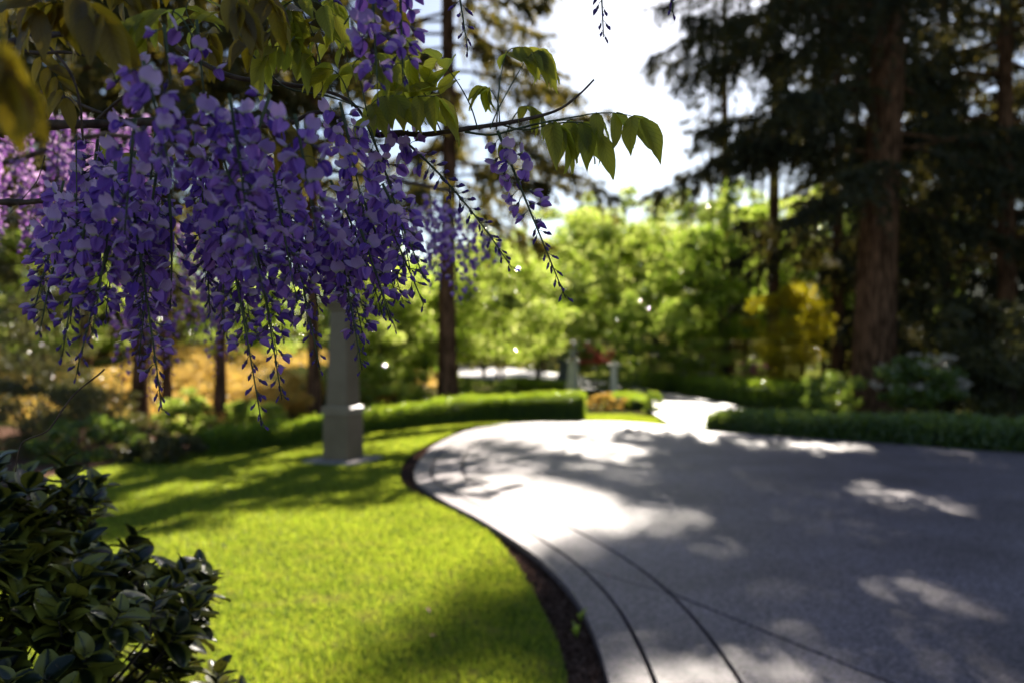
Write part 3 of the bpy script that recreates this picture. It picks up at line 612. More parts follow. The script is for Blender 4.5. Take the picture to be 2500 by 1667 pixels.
def broadleaf(seed, height, rad, zc, n, mat, leaf, nclump, csz, ntr=1, tw=0.08):
    (v, f), cc = clumps_mesh(rad, n, nclump, csz, leaf, 0.45, seed, -0.62, 0.2); v = v+np.array([0, 0, zc])
    o = mesh_obj('crown', v, f, mat); cm = o.data; bpy.data.objects.remove(o); mb = MB(); g = random.Random(seed)
    for i in range(ntr):
        a = g.uniform(0, 2*PI); r = 0.12*i
        pts = [Vector((r*math.cos(a), r*math.sin(a), -0.12)), Vector((r*math.cos(a)*1.6+.03, r*math.sin(a)*1.6, zc*0.35)), Vector((r*3*math.cos(a)-.05, r*3*math.sin(a), zc*0.75)), Vector((r*5*math.cos(a)+g.uniform(-.3, .3), r*5*math.sin(a), zc+rad[2]*0.4))]
        mb.tube(spline(pts, 3), [tw*(1-0.08*k) for k in range(10)], 7)
        for c in cc[g.randrange(3)::max(2, len(cc)//12)]:
            s = pts[2].lerp(pts[3], g.random()*0.6); e = Vector(tuple(c))+Vector((0, 0, zc)); mb.tube([s, s.lerp(e, .5)+Vector((0, 0, .15)), e], [tw*.4, tw*.25, 0.01], 4, 0, False)
    return mb.mesh('trunk', M['bark_grey']), cm
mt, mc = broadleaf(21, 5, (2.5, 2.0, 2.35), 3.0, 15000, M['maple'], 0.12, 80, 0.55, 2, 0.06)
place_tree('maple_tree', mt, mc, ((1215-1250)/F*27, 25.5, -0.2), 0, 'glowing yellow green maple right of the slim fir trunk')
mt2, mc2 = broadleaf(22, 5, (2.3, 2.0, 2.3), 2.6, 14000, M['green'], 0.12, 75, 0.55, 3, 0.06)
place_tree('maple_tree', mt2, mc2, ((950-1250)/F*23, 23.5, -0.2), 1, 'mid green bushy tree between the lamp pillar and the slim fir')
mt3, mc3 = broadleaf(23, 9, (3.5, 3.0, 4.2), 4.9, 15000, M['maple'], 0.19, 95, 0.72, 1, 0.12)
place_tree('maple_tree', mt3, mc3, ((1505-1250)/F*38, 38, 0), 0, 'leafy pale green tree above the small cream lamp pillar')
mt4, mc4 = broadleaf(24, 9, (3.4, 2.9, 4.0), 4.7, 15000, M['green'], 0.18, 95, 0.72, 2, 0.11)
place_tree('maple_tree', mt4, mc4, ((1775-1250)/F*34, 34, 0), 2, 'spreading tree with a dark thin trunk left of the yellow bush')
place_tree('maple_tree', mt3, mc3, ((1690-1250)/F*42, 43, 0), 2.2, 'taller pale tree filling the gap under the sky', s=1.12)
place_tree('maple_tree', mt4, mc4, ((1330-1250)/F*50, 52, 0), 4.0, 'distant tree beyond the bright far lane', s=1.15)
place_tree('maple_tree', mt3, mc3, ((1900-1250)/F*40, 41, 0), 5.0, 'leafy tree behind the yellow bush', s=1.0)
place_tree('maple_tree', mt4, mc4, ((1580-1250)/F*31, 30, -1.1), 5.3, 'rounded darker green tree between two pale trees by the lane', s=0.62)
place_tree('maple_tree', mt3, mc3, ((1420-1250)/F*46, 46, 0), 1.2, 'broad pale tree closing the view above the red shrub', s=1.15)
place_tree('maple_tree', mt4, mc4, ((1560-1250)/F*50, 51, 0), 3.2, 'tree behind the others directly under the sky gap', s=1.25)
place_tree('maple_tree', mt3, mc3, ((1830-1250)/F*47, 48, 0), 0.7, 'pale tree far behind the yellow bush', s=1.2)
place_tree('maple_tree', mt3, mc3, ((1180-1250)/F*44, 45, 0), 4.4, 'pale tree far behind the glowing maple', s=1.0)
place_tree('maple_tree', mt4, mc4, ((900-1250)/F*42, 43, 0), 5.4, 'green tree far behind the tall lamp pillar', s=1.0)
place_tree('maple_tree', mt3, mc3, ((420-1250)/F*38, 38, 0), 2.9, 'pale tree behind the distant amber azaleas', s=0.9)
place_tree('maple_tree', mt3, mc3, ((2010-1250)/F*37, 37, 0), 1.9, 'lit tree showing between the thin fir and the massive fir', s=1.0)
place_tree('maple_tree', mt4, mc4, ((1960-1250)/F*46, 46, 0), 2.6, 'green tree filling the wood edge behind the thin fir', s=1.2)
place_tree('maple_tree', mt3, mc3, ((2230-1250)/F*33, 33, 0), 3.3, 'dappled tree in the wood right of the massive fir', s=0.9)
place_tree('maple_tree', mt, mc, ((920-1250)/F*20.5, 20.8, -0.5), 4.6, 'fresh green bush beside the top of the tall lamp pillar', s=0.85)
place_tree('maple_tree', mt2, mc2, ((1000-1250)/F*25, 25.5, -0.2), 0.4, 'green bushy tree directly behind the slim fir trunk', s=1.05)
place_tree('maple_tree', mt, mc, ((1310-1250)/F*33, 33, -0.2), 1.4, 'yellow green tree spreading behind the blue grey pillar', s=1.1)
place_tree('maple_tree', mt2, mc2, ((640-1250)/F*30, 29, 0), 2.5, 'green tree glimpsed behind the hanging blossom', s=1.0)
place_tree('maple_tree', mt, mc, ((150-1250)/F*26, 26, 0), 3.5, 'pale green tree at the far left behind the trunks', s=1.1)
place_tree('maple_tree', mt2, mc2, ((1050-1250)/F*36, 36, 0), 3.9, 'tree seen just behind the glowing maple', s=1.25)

sh('yellow_bush', 1930, 27, 1.9, 1.35, 1.7, 20000, 'gold', 0.07, 'bright yellow bush between the thin fir and the spreading tree')
sh('red_shrub', 1450, 29, 1.2, 0.75, 0.6, 6000, 'green', 0.06, 'coral red flowering shrub behind the slim white post', bloom=('red', 1))
sh('round_bush', 1500, 27.5, 0.5, 0.8, 0.5, 6000, 'ivy', 0.05, 'dark low bush at the foot of the slim white post')
sh('box_ball', 1592, 20.2, 0.2, 0.24, 0.27, 4500, 'box', 0.03, 'small clipped box ball beside the lane')
sh('amber_groundcover', 1480, 21.5, 0.12, 0.6, 0.22, 5000, 'amber', 0.035, 'low russet patch of plants right of the box hedge end', ry=0.4)
sh('magenta_azalea', 1838, 29, 0.75, 0.5, 0.4, 3500, 'green', 0.05, 'small magenta flowering azalea by the lane hedge', bloom=('magenta', 2))
sh('cream_rhododendron', 2245, 17.5, 0.85, 0.95, 0.6, 5200, 'ivy', 0.10, 'cream flowering rhododendron right of the massive fir', bloom=('cream', 9))
sh('cream_rhododendron', 1690, 30, 0.7, 0.8, 0.55, 4000, 'green', 0.06, 'pale flowering bush left of the magenta azalea', bloom=('cream', 5))
sh('lane_shrub', 1740, 33, 1.0, 1.3, 0.9, 9000, 'maple', 0.06, 'light green shrub behind the lane hedge')
sh('lane_shrub', 1610, 34, 0.9, 1.2, 0.8, 9000, 'maple', 0.06, 'yellow green shrub left of the light green one')
sh('edge_shrub', 2030, 19, 0.5, 0.75, 0.5, 6000, 'ivy', 0.05, 'dim shrub at the left foot of the massive fir')
for i, (px, Y, lab) in enumerate([(2330, 20, 'dark evergreen shrub under the right hand firs'), (2480, 18, 'dark evergreen shrub nearest the right photo edge'), (2230, 25, 'dark tall shrub directly behind the massive fir'), (2390, 28, 'black green shrub deep in the right wood')]):
    sh('evergreen_shrub', px, Y, 1.3, 1.7, 1.5, 12000, 'olive' if i == 1 else 'fir_dark', 0.10, lab)
# left bank
amb = [(640, 20, 0.45, 1.25, 0.75, 'rounded amber azalea mound right of the thin fir trunk'), (470, 22, 0.55, 1.2, 0.8, 'amber azalea mound below the pink blossom'), (300, 19, 0.35, 1.0, 0.6, 'amber azalea mound between the left trunks'),
       (700, 17, 0.2, 0.7, 0.45, 'small amber mound beside the slim dark trunk'), (560, 26, 0.9, 1.6, 0.9, 'large pale amber azalea higher on the bank'), (400, 28, 0.9, 1.4, 0.9, 'distant amber azalea on the bank'), (1000, 19.8, 0.2, 0.5, 0.35, 'amber ground plant behind the hedge near the slim fir')]
for px, Y, zc, rx, rz, lab in amb: sh('amber_azalea', px, Y, zc, rx, rz, 9000, 'amber', 0.05, lab)
ylw = [(455, 14.2, 0.3, 0.42, 0.5, 'maple', 'bright yellow green shrub at the left end of the box hedge'), (1180, 21, 0.35, 0.8, 0.4, 'maple', 'low yellow green plant behind the box hedge'), (960, 19.5, 0.4, 0.9, 0.45, 'maple', 'spiky bright shrub left of the slim fir trunk'),
       (390, 11.3, 0.12, 0.55, 0.3, 'olive', 'grey green low shrub left of the hedge end'), (230, 11.6, 0.15, 0.8, 0.4, 'ivy', 'dark low shrub at the left lawn edge'), (90, 12.5, 0.5, 1.0, 0.8, 'olive', 'olive shrub at the far left behind the lawn'),
       (-60, 13.5, 1.5, 1.4, 1.8, 'olive', 'tall olive shrub cut by the left photo edge'), (110, 15, 1.5, 1.0, 1.7, 'olive', 'tall olive shrub left of the left-most trunk'), (620, 15.5, 0.15, 0.6, 0.4, 'green', 'green plant behind the hedge at the foot of the bank'), (250, 14, 0.35, 0.9, 0.6, 'olive', 'brownish olive shrub before the left trunks')]
for px, Y, zc, rx, rz, mt_, lab in ylw: sh('garden_shrub', px, Y, zc, rx, rz, 9000, mt_, 0.05, lab)

# ------------------------------------------------------------------ wisteria
def petal(L, W, curl, cup, shape, nu=4, nv=5, notch=0.0):
    """petal grid along +X, width along Y, face up +Z; shape(t) gives half width"""
    v, u, f = [], [], []
    for j in range(nv+1):
        t = j/nv
        for i in range(nu+1):
            s = i/nu*2-1; y = s*shape(t)*W/2; x = L*t-(notch*L*(1-abs(s))*t**6 if notch else 0)
            v.append((x, y, curl*L*t*t+cup*abs(s)**1.7*W*shape(t))); u.append((i/nu, t))
    for j in range(nv):
        for i in range(nu): a = j*(nu+1)+i; f.append((a, a+1, a+nu+2, a+nu+1))
    return v, f, u
def xf(v, m): return [m @ Vector(p) for p in v]
def blossom_mesh(kind, seed, pink=False):
    """kind 2 open, 1 half open, 0 bud; origin = where the stalk meets the axis, stalk along +X, down = -Z"""
    g = random.Random(seed); mb = MB()
    if kind == 0: pl, fl = 0.010, 0.0115*g.uniform(.9, 1.2)
    elif kind == 1: pl, fl = 0.014, 0.0175
    else: pl, fl = 0.017, 0.020
    mb.tube([(0, 0, 0), (pl*.5, 0, .0015), (pl, 0, -.001)], [0.0007, 0.0006, 0.0008], 4, 3)
    mb.tube([(pl-.001, 0, 0), (pl+.002, 0, -.001), (pl+.005, 0, -.002)], [0.0008, 0.0024, 0.0026], 6, 2)
    def pod(c, L, r, m, pitch, yaw=0, flat=0.7, n=6, k=6):
        R = Matrix.Translation(c) @ Matrix.Rotation(yaw, 4, 'Z') @ Matrix.Rotation(pitch, 4, 'Y'); v, u, f = [], [], []
        for j in range(k+1):
            t = j/k; rr = r*(math.sin(PI*min(1, t**0.75*0.93+0.03)))+0.0003
            for i in range(n): a = 2*PI*i/n; v.append(R @ Vector((L*t, math.cos(a)*rr*flat, math.sin(a)*rr+L*0.12*math.sin(PI*t)))); u.append((i/n, t))
        for j in range(k):
            for i in range(n): f.append((j*n+i, j*n+(i+1) % n, (j+1)*n+(i+1) % n, (j+1)*n+i))
        mb.add(v, f, m, u)
    c = Vector((pl+.004, 0, -.002))
    if kind == 0: pod(c, fl, 0.0030*g.uniform(.8, 1.2), 1, 0.15)
    elif kind == 1:
        pod(c, fl, 0.0052, 1, 0.35)
        v, f, u = petal(fl*0.9, 0.012, 0.2, 0.35, lambda t: math.sin(PI*min(1, t*0.85+0.12))**0.6, 4, 4)
        mb.add(xf(v, Matrix.Translation(c) @ Matrix.Rotation(-0.15, 4, 'Y')), f, 0, u)
    else:
        lift = g.uniform(0.5, 1.25)
        v, f, u = petal(0.0185, 0.0205, -0.30, g.uniform(-0.42, -0.18), lambda t: (math.sin(PI*min(1, t*0.80+0.10)))**0.75, 6, 6, 0.16)
        mb.add(xf(v, Matrix.Translation(c) @ Matrix.Rotation(-lift-0.5, 4, 'Y')), f, 0, u)
        for s in (-1, 1):
            v, f, u = petal(0.0190, 0.0135, -0.10, 0.30, lambda t: math.sin(PI*min(1, t**0.7*0.86+0.08))**0.7, 4, 5)
            mb.add(xf(v, Matrix.Translation(c+Vector((0, s*.0014, 0))) @ Matrix.Rotation(g.uniform(.55, 1.0), 4, 'Y') @ Matrix.Rotation(s*g.uniform(.0, .28), 4, 'Z') @ Matrix.Rotation(s*-1.15, 4, 'X')), f, 1, u)
        pod(c, 0.0165, 0.0040, 1, 0.8, 0, 0.5)
    mats = [M['p_banner'], M['p_wing'], M['calyx'], M['w_stem']] if pink else ([M['banner'], M['wing'], M['calyx'], M['w_stem']] if kind else [M['banner'], M['bud'], M['calyx'], M['w_stem']])
    return mb.mesh('blossom', mats)
BL = {k: [blossom_mesh(k, s+10*k) for s in range(4)] for k in (0, 1, 2)}
PB = {k: [blossom_mesh(k, s+10*k, True) for s in range(3)] for k in (0, 1, 2)}
def arrays(me):
    n = len(me.vertices); co = np.zeros(n*3, np.float32); me.vertices.foreach_get('co', co)
    uvv = np.zeros((n, 2), np.float32)
    fs, ms = [], []
    ul = me.uv_layers[0].data if me.uv_layers else None
    for p in me.polygons:
        vs = list(p.vertices)
        if ul:
            for li, vi in zip(p.loop_indices, vs): uvv[vi] = ul[li].uv[:]
        if len(vs) == 4: fs.append(vs); ms.append(p.material_index)
        elif len(vs) == 3: fs.append(vs+[vs[2]]); ms.append(p.material_index)
        else:
            for i in range(1, len(vs)-1, 2):
                q = [vs[0], vs[i], vs[i+1], vs[min(i+2, len(vs)-1)]]
                if q[2] != q[3]: fs.append(q); ms.append(p.material_index)
    fs = [f for f in fs if len(set(f)) == 4]; ms = ms[:len(fs)]
    return co.reshape(-1, 3), np.array(fs), np.array([0]*len(fs)) if not ms else np.array(ms), uvv
def join_stuff(name, items, parent):
    """many (mesh, matrix) pairs into ONE mesh, kind stuff; every mesh shares one material list"""
    cache = {}; V, Fc, MI, U = [], [], [], []; b = 0; mats = []
    for me, mat in items:
        if me.name not in cache:
            a = arrays(me); idx = []
            for m in me.materials:
                if m not in mats: mats.append(m)
                idx.append(mats.index(m))
            cache[me.name] = (a[0], a[1], np.array(idx)[a[2]], a[3])
        co, fs, mi, uvv = cache[me.name]; m4 = np.array(mat)
        V.append(co @ m4[:3, :3].T+m4[:3, 3]); Fc.append(fs+b); MI.append(mi); U.append(uvv); b += len(co)
    o = mesh_obj(name, np.vstack(V), np.vstack(Fc), mats, parent, True, np.vstack(U), np.concatenate(MI)); o['kind'] = 'stuff'; return o
def frame(x, up):
    x = x.normalized(); z = (up-x*up.dot(x)).normalized(); y = z.cross(x)
    return Matrix(((x.x, y.x, z.x), (x.y, y.y, z.y), (x.z, y.z, z.z))).to_4x4()
ALLB = []          # (distance sort key, cluster object, mesh, matrix)
def raceme(root, top, length, tilt, openness, seed, bank, store, dens=1.0, sz=1.0, curl=0.0, back=0.0, name='flower_cluster', thin=0.0):
    g = random.Random(seed); n = int(length/0.0046*dens); pts = []
    dr = Vector((tilt, back, -1)).normalized(); side = Vector((-dr.z, 0, dr.x))
    for k in range(9):
        t = k/8; pts.append(top+dr*length*t+side*curl*length*t*(1-t)*2+Vector((0, 0, -0.15*length*t*t)))
    mb = MB(); loc = [p-top for p in pts]; mb.tube(loc, [0.0019*(1-0.72*k/8)+0.0002 for k in range(9)], 6)
    o = mb.build(name, M['w_stem'], root); o.location = top-Vector(root.location)
    for i in range(n):
        t = (i+g.random()*0.8)/n; t = 0.04+0.96*t
        if t < 0.3 and g.random() < thin: continue
        kf = t*8; k = min(int(kf), 7); p = loc[k].lerp(loc[k+1], kf-k); ax = (loc[k+1]-loc[k]).normalized()
        a = i*2.4+g.uniform(-.5, .5); e1 = ax.orthogonal().normalized(); e2 = ax.cross(e1); rad = e1*math.cos(a)+e2*math.sin(a)
        ot = t/max(openness, 0.01)+g.uniform(-.12, .12)
        kind = 2 if ot < 0.72 else (1 if ot < 1.05 else 0)
        if kind == 2 and g.random() < 0.22: kind = 1
        if t > 0.9: kind = 0
        fwd = 0.25+0.9*t*t if kind == 0 else 0.15+0.3*t
        x = (rad+ax*fwd+Vector((0, 0, -0.12 if kind else 0))).normalized(); s = sz*0.9*(g.uniform(.75, 1.12) if kind else (1.25-0.65*t)*g.uniform(.85, 1.1))
        R = frame(x, Vector((g.uniform(-.5, .5), g.uniform(-.5, .5), 1))) @ Matrix.Rotation(g.uniform(-.6, .6), 4, 'X') @ Matrix.Rotation(g.uniform(-.3, .3), 4, 'Y')
        m = Matrix.Translation(p) @ R @ Matrix.Scale(s, 4)
        store.append((g.random(), o, bank[kind][g.randrange(len(bank[kind]))], m, top))
    return o
VB = P(-120, 330, 1.0)
vine = empty('wisteria_vine', tuple(VB), 'blue violet wisteria in full bloom hanging across the upper left foreground', 'wisteria')
def Q(px, py, Y): return P(px, py, Y)-VB
def branch(pts, rads, mat='w_twig', name='branch', n=7, bumps=True):
    q = spline([Q(*p) for p in pts], 5); r = []
    for i in range(len(q)): t = i/(len(q)-1)*(len(rads)-1); k = min(int(t), len(rads)-2); r.append((rads[k]+(rads[k+1]-rads[k])*(t-k))*(1+(rnd.uniform(-.12, .2) if bumps else 0)))
    mb = MB(); mb.tube(q, r, n); 
    if bumps:
        for i in range(1, len(q)-1):
            if rnd.random() < 0.4:
                d = Vector((rnd.uniform(-1, 1), rnd.uniform(-1, 1), rnd.uniform(-1, 1))).normalized(); mb.tube([q[i], q[i]+d*r[i]*1.9], [r[i]*0.8, r[i]*.25], 5)
    return mb.build(name, M[mat], vine)
branch([(-120, 330, .95), (60, 312, 1.0), (120, 306, 1.0), (240, 303, 1.02), (363, 298, 1.05), (520, 300, 1.08), (690, 306, 1.12), (765, 275, 1.12), (830, 288, 1.13)], [.0075, .0058, .0052, .0045, .003, .002])
branch([(228, 303, 1.02), (258, 275, 1.02), (287, 248, 1.0), (330, 215, .98)], [.003, .0022, .0012])
branch([(-60, 120, .9), (0, 111, .9), (85, 90, .92), (172, 84, .95), (230, 98, .95), (280, 116, .95), (340, 118, .97)], [.0045, .004, .0032, .0018])
branch([(-60, 100, .9), (30, 118, .95), (90, 130, .95), (160, 128, .95), (220, 140, .95)], [.003, .0022, .0012])
branch([(-40, 35, .9), (40, 60, .92), (90, 92, .92), (107, 103, .95), (160, 160, .95), (191, 230, .95), (203, 344, .97)], [.002, .002, .0015, .0012])
branch([(100, 225, 1.1), (160, 240, 1.1), (230, 270, 1.1), (300, 290, 1.1)], [.003, .0025, .0018])
branch([(430, 115, 1.0), (555, 184, 1.02), (690, 205, 1.05), (800, 224, 1.08), (870, 262, 1.08), (915, 330, 1.1), (968, 325, 1.12)], [.0032, .0030, .0024, .0022, .002])
branch([(590, 105, 1.0), (640, 160, 1.02), (700, 215, 1.04), (800, 235, 1.06), (900, 270, 1.07)], [.0012, .0012, .001], 'w_stem')
branch([(915, 330, 1.1), (968, 325, 1.1), (1037, 329, 1.1), (1144, 314, 1.09), (1251, 298, 1.08), (1355, 272, 1.07), (1412, 233, 1.07), (1450, 195, 1.07)], [.0034, .0042, .0034, .0024, .0015, .0013])
branch([(1135, 322, 1.09), (1200, 330, 1.09), (1262, 315, 1.08), (1340, 297, 1.07), (1431, 281, 1.07)], [.0016, .0014, .001], 'w_stem')
branch([(1225, 305, 1.09), (1280, 318, 1.08), (1340, 305, 1.07), (1400, 298, 1.07), (1432, 304, 1.07)], [.0012, .001, .0007], 'w_stem')
branch([(-80, 497, 1.3), (0, 494, 1.3), (60, 494, 1.3), (105, 490, 1.3)], [.006, .0055, .004])
tendril = [(255, 900, 1.05), (241, 913, 1.05), (184, 959, 1.05), (149, 1005, 1.05), (115, 1051, 1.05), (61, 1074, 1.08), (46, 1100, 1.08), (38, 1150, 1.1)]
branch(tendril, [.0011, .001, .0008], 'w_twig', 'tendril', 5, False)
branch([(110, 380, 1.0), (92, 440, 1.0), (60, 480, 1.0), (25, 520, 1.0)], [.0008, .0006, .0005], 'w_twig', 'tendril', 5, False)
branch([(186, 330, 1.0), (187, 420, 1.0), (188, 560, 1.0), (186, 640, 1.0)], [.0009, .0008, .0006], 'w_stem', 'tendril', 5, False)

store = []
def ray(top, tip, Y, op, dens=1.0, curl=0.0, sz=1.0, back=0.0, thin=0.0):
    a = P(top[0], top[1], Y); b = P(tip[0], tip[1], Y); L = (b-a).length/1.1; d = (b-a)
    t = d.x/max(1e-4, -d.z); return raceme(vine, a, L, t*0.95, op, len(store)+17, BL, store, dens, sz, curl, back, thin=thin)
# clusters that can be told apart in the photograph: top, tip, depth, openness
RC = [((470, 230), (672, 690), .78, .9, .8, .05), ((318, 470), (408, 975), .95, .72, .95, 0), ((225, 470), (140, 850), .92, .7, .9, 0), ((268, 600), (172, 905), .93, .45, .8, 0),
      ((540, 500), (655, 1010), .95, .62, .85, 0), ((600, 470), (702, 950), .98, .72, .9, 0), ((690, 480), (795, 880), 1.0, .7, .9, 0), ((815, 540), (895, 885), 1.02, .55, .9, 0),
      ((885, 280), (1020, 640), 1.08, .6, .9, 0.05), ((968, 328), (1285, 615), 1.1, .18, 1.0, .04), ((1215, 320), (1405, 700), 1.07, .55, .75, -.03),
      ((905, -90), (925, 215), .85, .9, .9, 0), ((975, -80), (985, 190), .88, .95, .7, 0), ((1458, -200), (1476, 78), 1.05, .1, .8, 0), ((1095, -160), (1150, 112), 1.05, .15, .7, 0),
      ((1640, -200), (1642, 22), 1.05, .1, .8, 0), ((760, -160), (835, 60), 1.0, .2, .6, 0), ((480, 50), (500, 220), .85, .8, .5, 0), ((350, 150), (430, 420), .72, .95, .9, 0), ((560, 230), (610, 520), .78, .95, .9, 0),
      ((720, 280), (780, 560), .80, .95, .9, 0), ((660, 230), (560, 500), .84, .95, .8, 0), ((330, 290), (300, 560), .82, .95, .8, 0), ((830, 250), (900, 520), .95, .9, .9, 0), ((880, 470), (985, 720), 1.05, .9, .9, 0),
      ((880, 560), (960, 760), 1.0, .75, .7, 0), ((290, 100), (320, 220), .8, .7, .5, 0), ((400, 60), (420, 200), .8, .7, .4, 0)]
for i, (a, b, Y, op, de, cu) in enumerate(RC):
    o = ray(a, b, Y, op, de, cu)
    if i in (9, 13, 14, 15): o['label'] = 'raceme of tight dark buds'
# the hanging mass between them
g = random.Random(5)
for i in range(34):
    px = 150+i*23.7+g.uniform(-25, 25); top = 300+g.uniform(0, 190)+(60 if px > 700 else 0)
    lim = np.interp(px, [110, 200, 300, 400, 480, 560, 640, 740, 850, 960], [720, 830, 880, 900, 820, 850, 900, 860, 800, 690])
    tip = min(top+g.uniform(260, 470), lim-g.uniform(0, 70)); tl = (px-470)/900+g.uniform(-.1, .1)
    ray((px, top), (px+tl*(tip-top), tip), g.uniform(.92, 1.3), g.uniform(.55, .95), 0.85, g.uniform(-.05, .05), 1.0, g.uniform(-.1, .1))
# sort: largest in the picture become single blossoms
def seen_size(e):
    _, o, me, m, top = e
    p = top+m.translation; px = 1250+p.x/p.y*F; py = 850-(p.z-H)/p.y*F
    inn = -20 < px < 2520 and -20 < py < 1680
    depth_rank = p.y-0.05*(m.to_scale().x)
    return (0 if inn else 1, depth_rank+ (0.15 if me in BL[0] else 0))
free = [e for e in store if e[4].x > P(930, 0, 1.1).x and e[4].y > 1.04]        # the sharp sprays at the right are picked first
rest = [e for e in store if e not in free]
free.sort(key=seen_size); rest.sort(key=seen_size)
single = (free[:110]+rest)[:300]; sset = set(id(e) for e in single)
for e in single: link_obj('blossom', e[2], e[1], e[3])
items = [(e[2], Matrix.Translation(e[4]-VB) @ e[3]) for e in store if id(e) not in sset]
join_stuff('blossom_mass', items, vine)

# compound leaves
def leaflet_mesh(seed, mat, W=0.40, fold=0.18, droop=-0.25):
    g = random.Random(seed); mb = MB(); nv, nu = 8, 4; tw = g.uniform(-.15, .15)
    def shp(t): return (math.sin(PI*min(1, (t*0.96+0.02)**0.72))**0.85)*(1 if t < 0.72 else 1-0.35*((t-.72)/.28))
    v, u, f = [], [], []
    for j in range(nv+1):
        t = j/nv
        for i in range(nu+1):
            s = i/nu*2-1; y = s*shp(t)*W/2+0.01*math.sin(t*9+seed); z = droop*t*t+fold*abs(s)*shp(t)*W+0.012*math.sin(t*20+s*3)*abs(s)+tw*s*W*t*.5
            v.append((t, y, z)); u.append((i/nu, t))
    for j in range(nv):
        for i in range(nu): a = j*(nu+1)+i; f.append((a, a+1, a+nu+2, a+nu+1))
    mb.add(v, f, 0, u); return mb.mesh('leaflet', mat)
LG = [leaflet_mesh(s, M['w_leaf'], 0.38+0.05*(s % 3), 0.1+0.06*s, -0.12-0.1*(s % 4)) for s in range(5)]
LO = [leaflet_mesh(s+9, M['w_gold'], 0.40+0.04*(s % 3), 0.08+0.05*s, -0.15-0.1*(s % 4)) for s in range(5)]
leaf_items = []; n_single = [0]
def compound(pts, Y, pairs, ln, gold=False, first=0.3, hang=0.6, seed=0, term=True, single_=True, Y2=None, spread=1.0):
    ln = ln*(0.70 if pts[0][0] < 900 else 0.92)
    g = random.Random(seed+300); Y2 = Y2 or Y; m = len(pts)
    q = spline([Q(p[0], p[1], Y+(Y2-Y)*i/(m-1)) for i, p in enumerate(pts)], 8); base = q[0]; N = len(q)-1
    mb = MB(); mb.tube([p-base for p in q], [0.0011*(1-0.6*i/N) for i in range(N+1)], 5)
    o = mb.build('compound_leaf', M['w_stem'], vine); o.location = base; bank = LO if gold else LG
    def put(p, d, L):
        up = Vector((g.uniform(-.3, .3), -0.55+g.uniform(-.9, .6), g.uniform(.2, 1)))
        if abs(up.normalized().dot(d.normalized())) > 0.97: up = Vector((0, -1, 0))
        mt = Matrix.Translation(p-base) @ frame(d, up) @ Matrix.Scale(L, 4); me = bank[g.randrange(5)]
        if single_ and n_single[0] < 300: link_obj('leaflet', me, o, mt); n_single[0] += 1
        else: leaf_items.append((me, Matrix.Translation(base) @ mt))
    for k in range(pairs):
        t = first+(1-first)*(k+0.3)/pairs; kf = t*N; i = min(int(kf), N-1); p = q[i].lerp(q[i+1], kf-i); ax = (q[i+1]-q[i]).normalized()
        pr = ax.cross(Vector((0, 1, 0))); pr = pr.normalized() if pr.length > .01 else Vector((1, 0, 0))
        for s in (-1, 1):
            dep = Vector((0, s*0.55, 0)) if hang > 0.5 else Vector((0, g.uniform(-.4, .4), 0))
            d = (pr*s*(1-hang)*spread+ax*0.45+dep+Vector((0, 0, -hang))+Vector((g.uniform(-.18, .18)+(s*0.42+g.uniform(-.15, .15) if hang > .8 else 0), g.uniform(-.2, .2), g.uniform(-.15, .15)))).normalized()
            put(p, d, ln*g.uniform(.8, 1.12)*(0.75+0.5*min(1, t*1.1)))
    if term: put(q[-1], ((q[-1]-q[-2]).normalized()*0.6+Vector((0, 0, -hang))).normalized(), ln*1.15)
    return o
cl = compound
cl([(1415, 285), (1440, 279), (1489, 276), (1530, 281), (1566, 292)], 1.07, 3, .062, first=.25, hang=.95, seed=1)
cl([(1400, 299), (1418, 300), (1440, 306), (1466, 330)], 1.07, 2, .058, first=.3, hang=.9, seed=2)
cl([(1270, 315), (1305, 303), (1350, 300), (1365, 306)], 1.07, 2, .058, first=.6, hang=.9, seed=3)
cl([(1350, 297), (1385, 294), (1420, 308)], 1.09, 2, .052, first=.5, hang=.85, seed=33)
cl([(1197, 315), (1215, 270), (1250, 205), (1283, 150), (1308, 126), (1325, 127)], 1.08, 4, .046, first=.62, hang=.75, seed=4)
cl([(1212, 318), (1216, 250), (1222, 190), (1238, 130), (1262, 116), (1290, 118)], 1.09, 3, .042, first=.55, hang=.6, seed=5)
cl([(1167, 317), (1150, 262), (1125, 214), (1100, 178), (1068, 145), (1014, 130), (985, 150)], 1.08, 4, .062, first=.5, hang=.55, seed=6)
cl([(1120, 315), (1100, 275), (1078, 238), (1065, 212)], 1.09, 2, .04, first=.7, hang=.2, seed=7)
cl([(1220, 300), (1215, 250), (1195, 218), (1178, 213)], 1.10, 3, .036, first=.6, hang=.9, seed=8)
cl([(1235, 330), (1252, 290), (1276, 262), (1300, 262), (1318, 280)], 1.09, 3, .036, first=.5, hang=.95, seed=9)
cl([(1080, 328), (1050, 262), (1035, 228), (1000, 212), (960, 235)], 1.10, 3, .058, first=.45, hang=.55, seed=10)
cl([(930, 300), (965, 262), (1000, 240), (1050, 235), (1075, 242)], 1.06, 3, .056, first=.3, hang=.85, seed=11)
cl([(1230, 345), (1232, 350), (1228, 356)], 1.07, 1, .022, first=.4, hang=.9, seed=12)
cl([(845, 225), (852, 190), (842, 120), (800, 80), (770, 72)], 1.02, 4, .055, first=.3, hang=.55, seed=13)
cl([(812, 224), (780, 160), (740, 110), (715, 80), (690, 75)], 1.0, 4, .056, first=.3, hang=.6, seed=14)
cl([(790, 222), (775, 120), (745, 40), (700, -20)], 1.0, 4, .056, True, first=.4, hang=.6, seed=15)
cl([(895, 270), (880, 200), (862, 160), (900, 130), (940, 140)], .98, 3, .062, first=.4, hang=.55, seed=16)
cl([(860, 262), (838, 200), (812, 170), (790, 165)], 1.0, 3, .05, first=.4, hang=.5, seed=17)
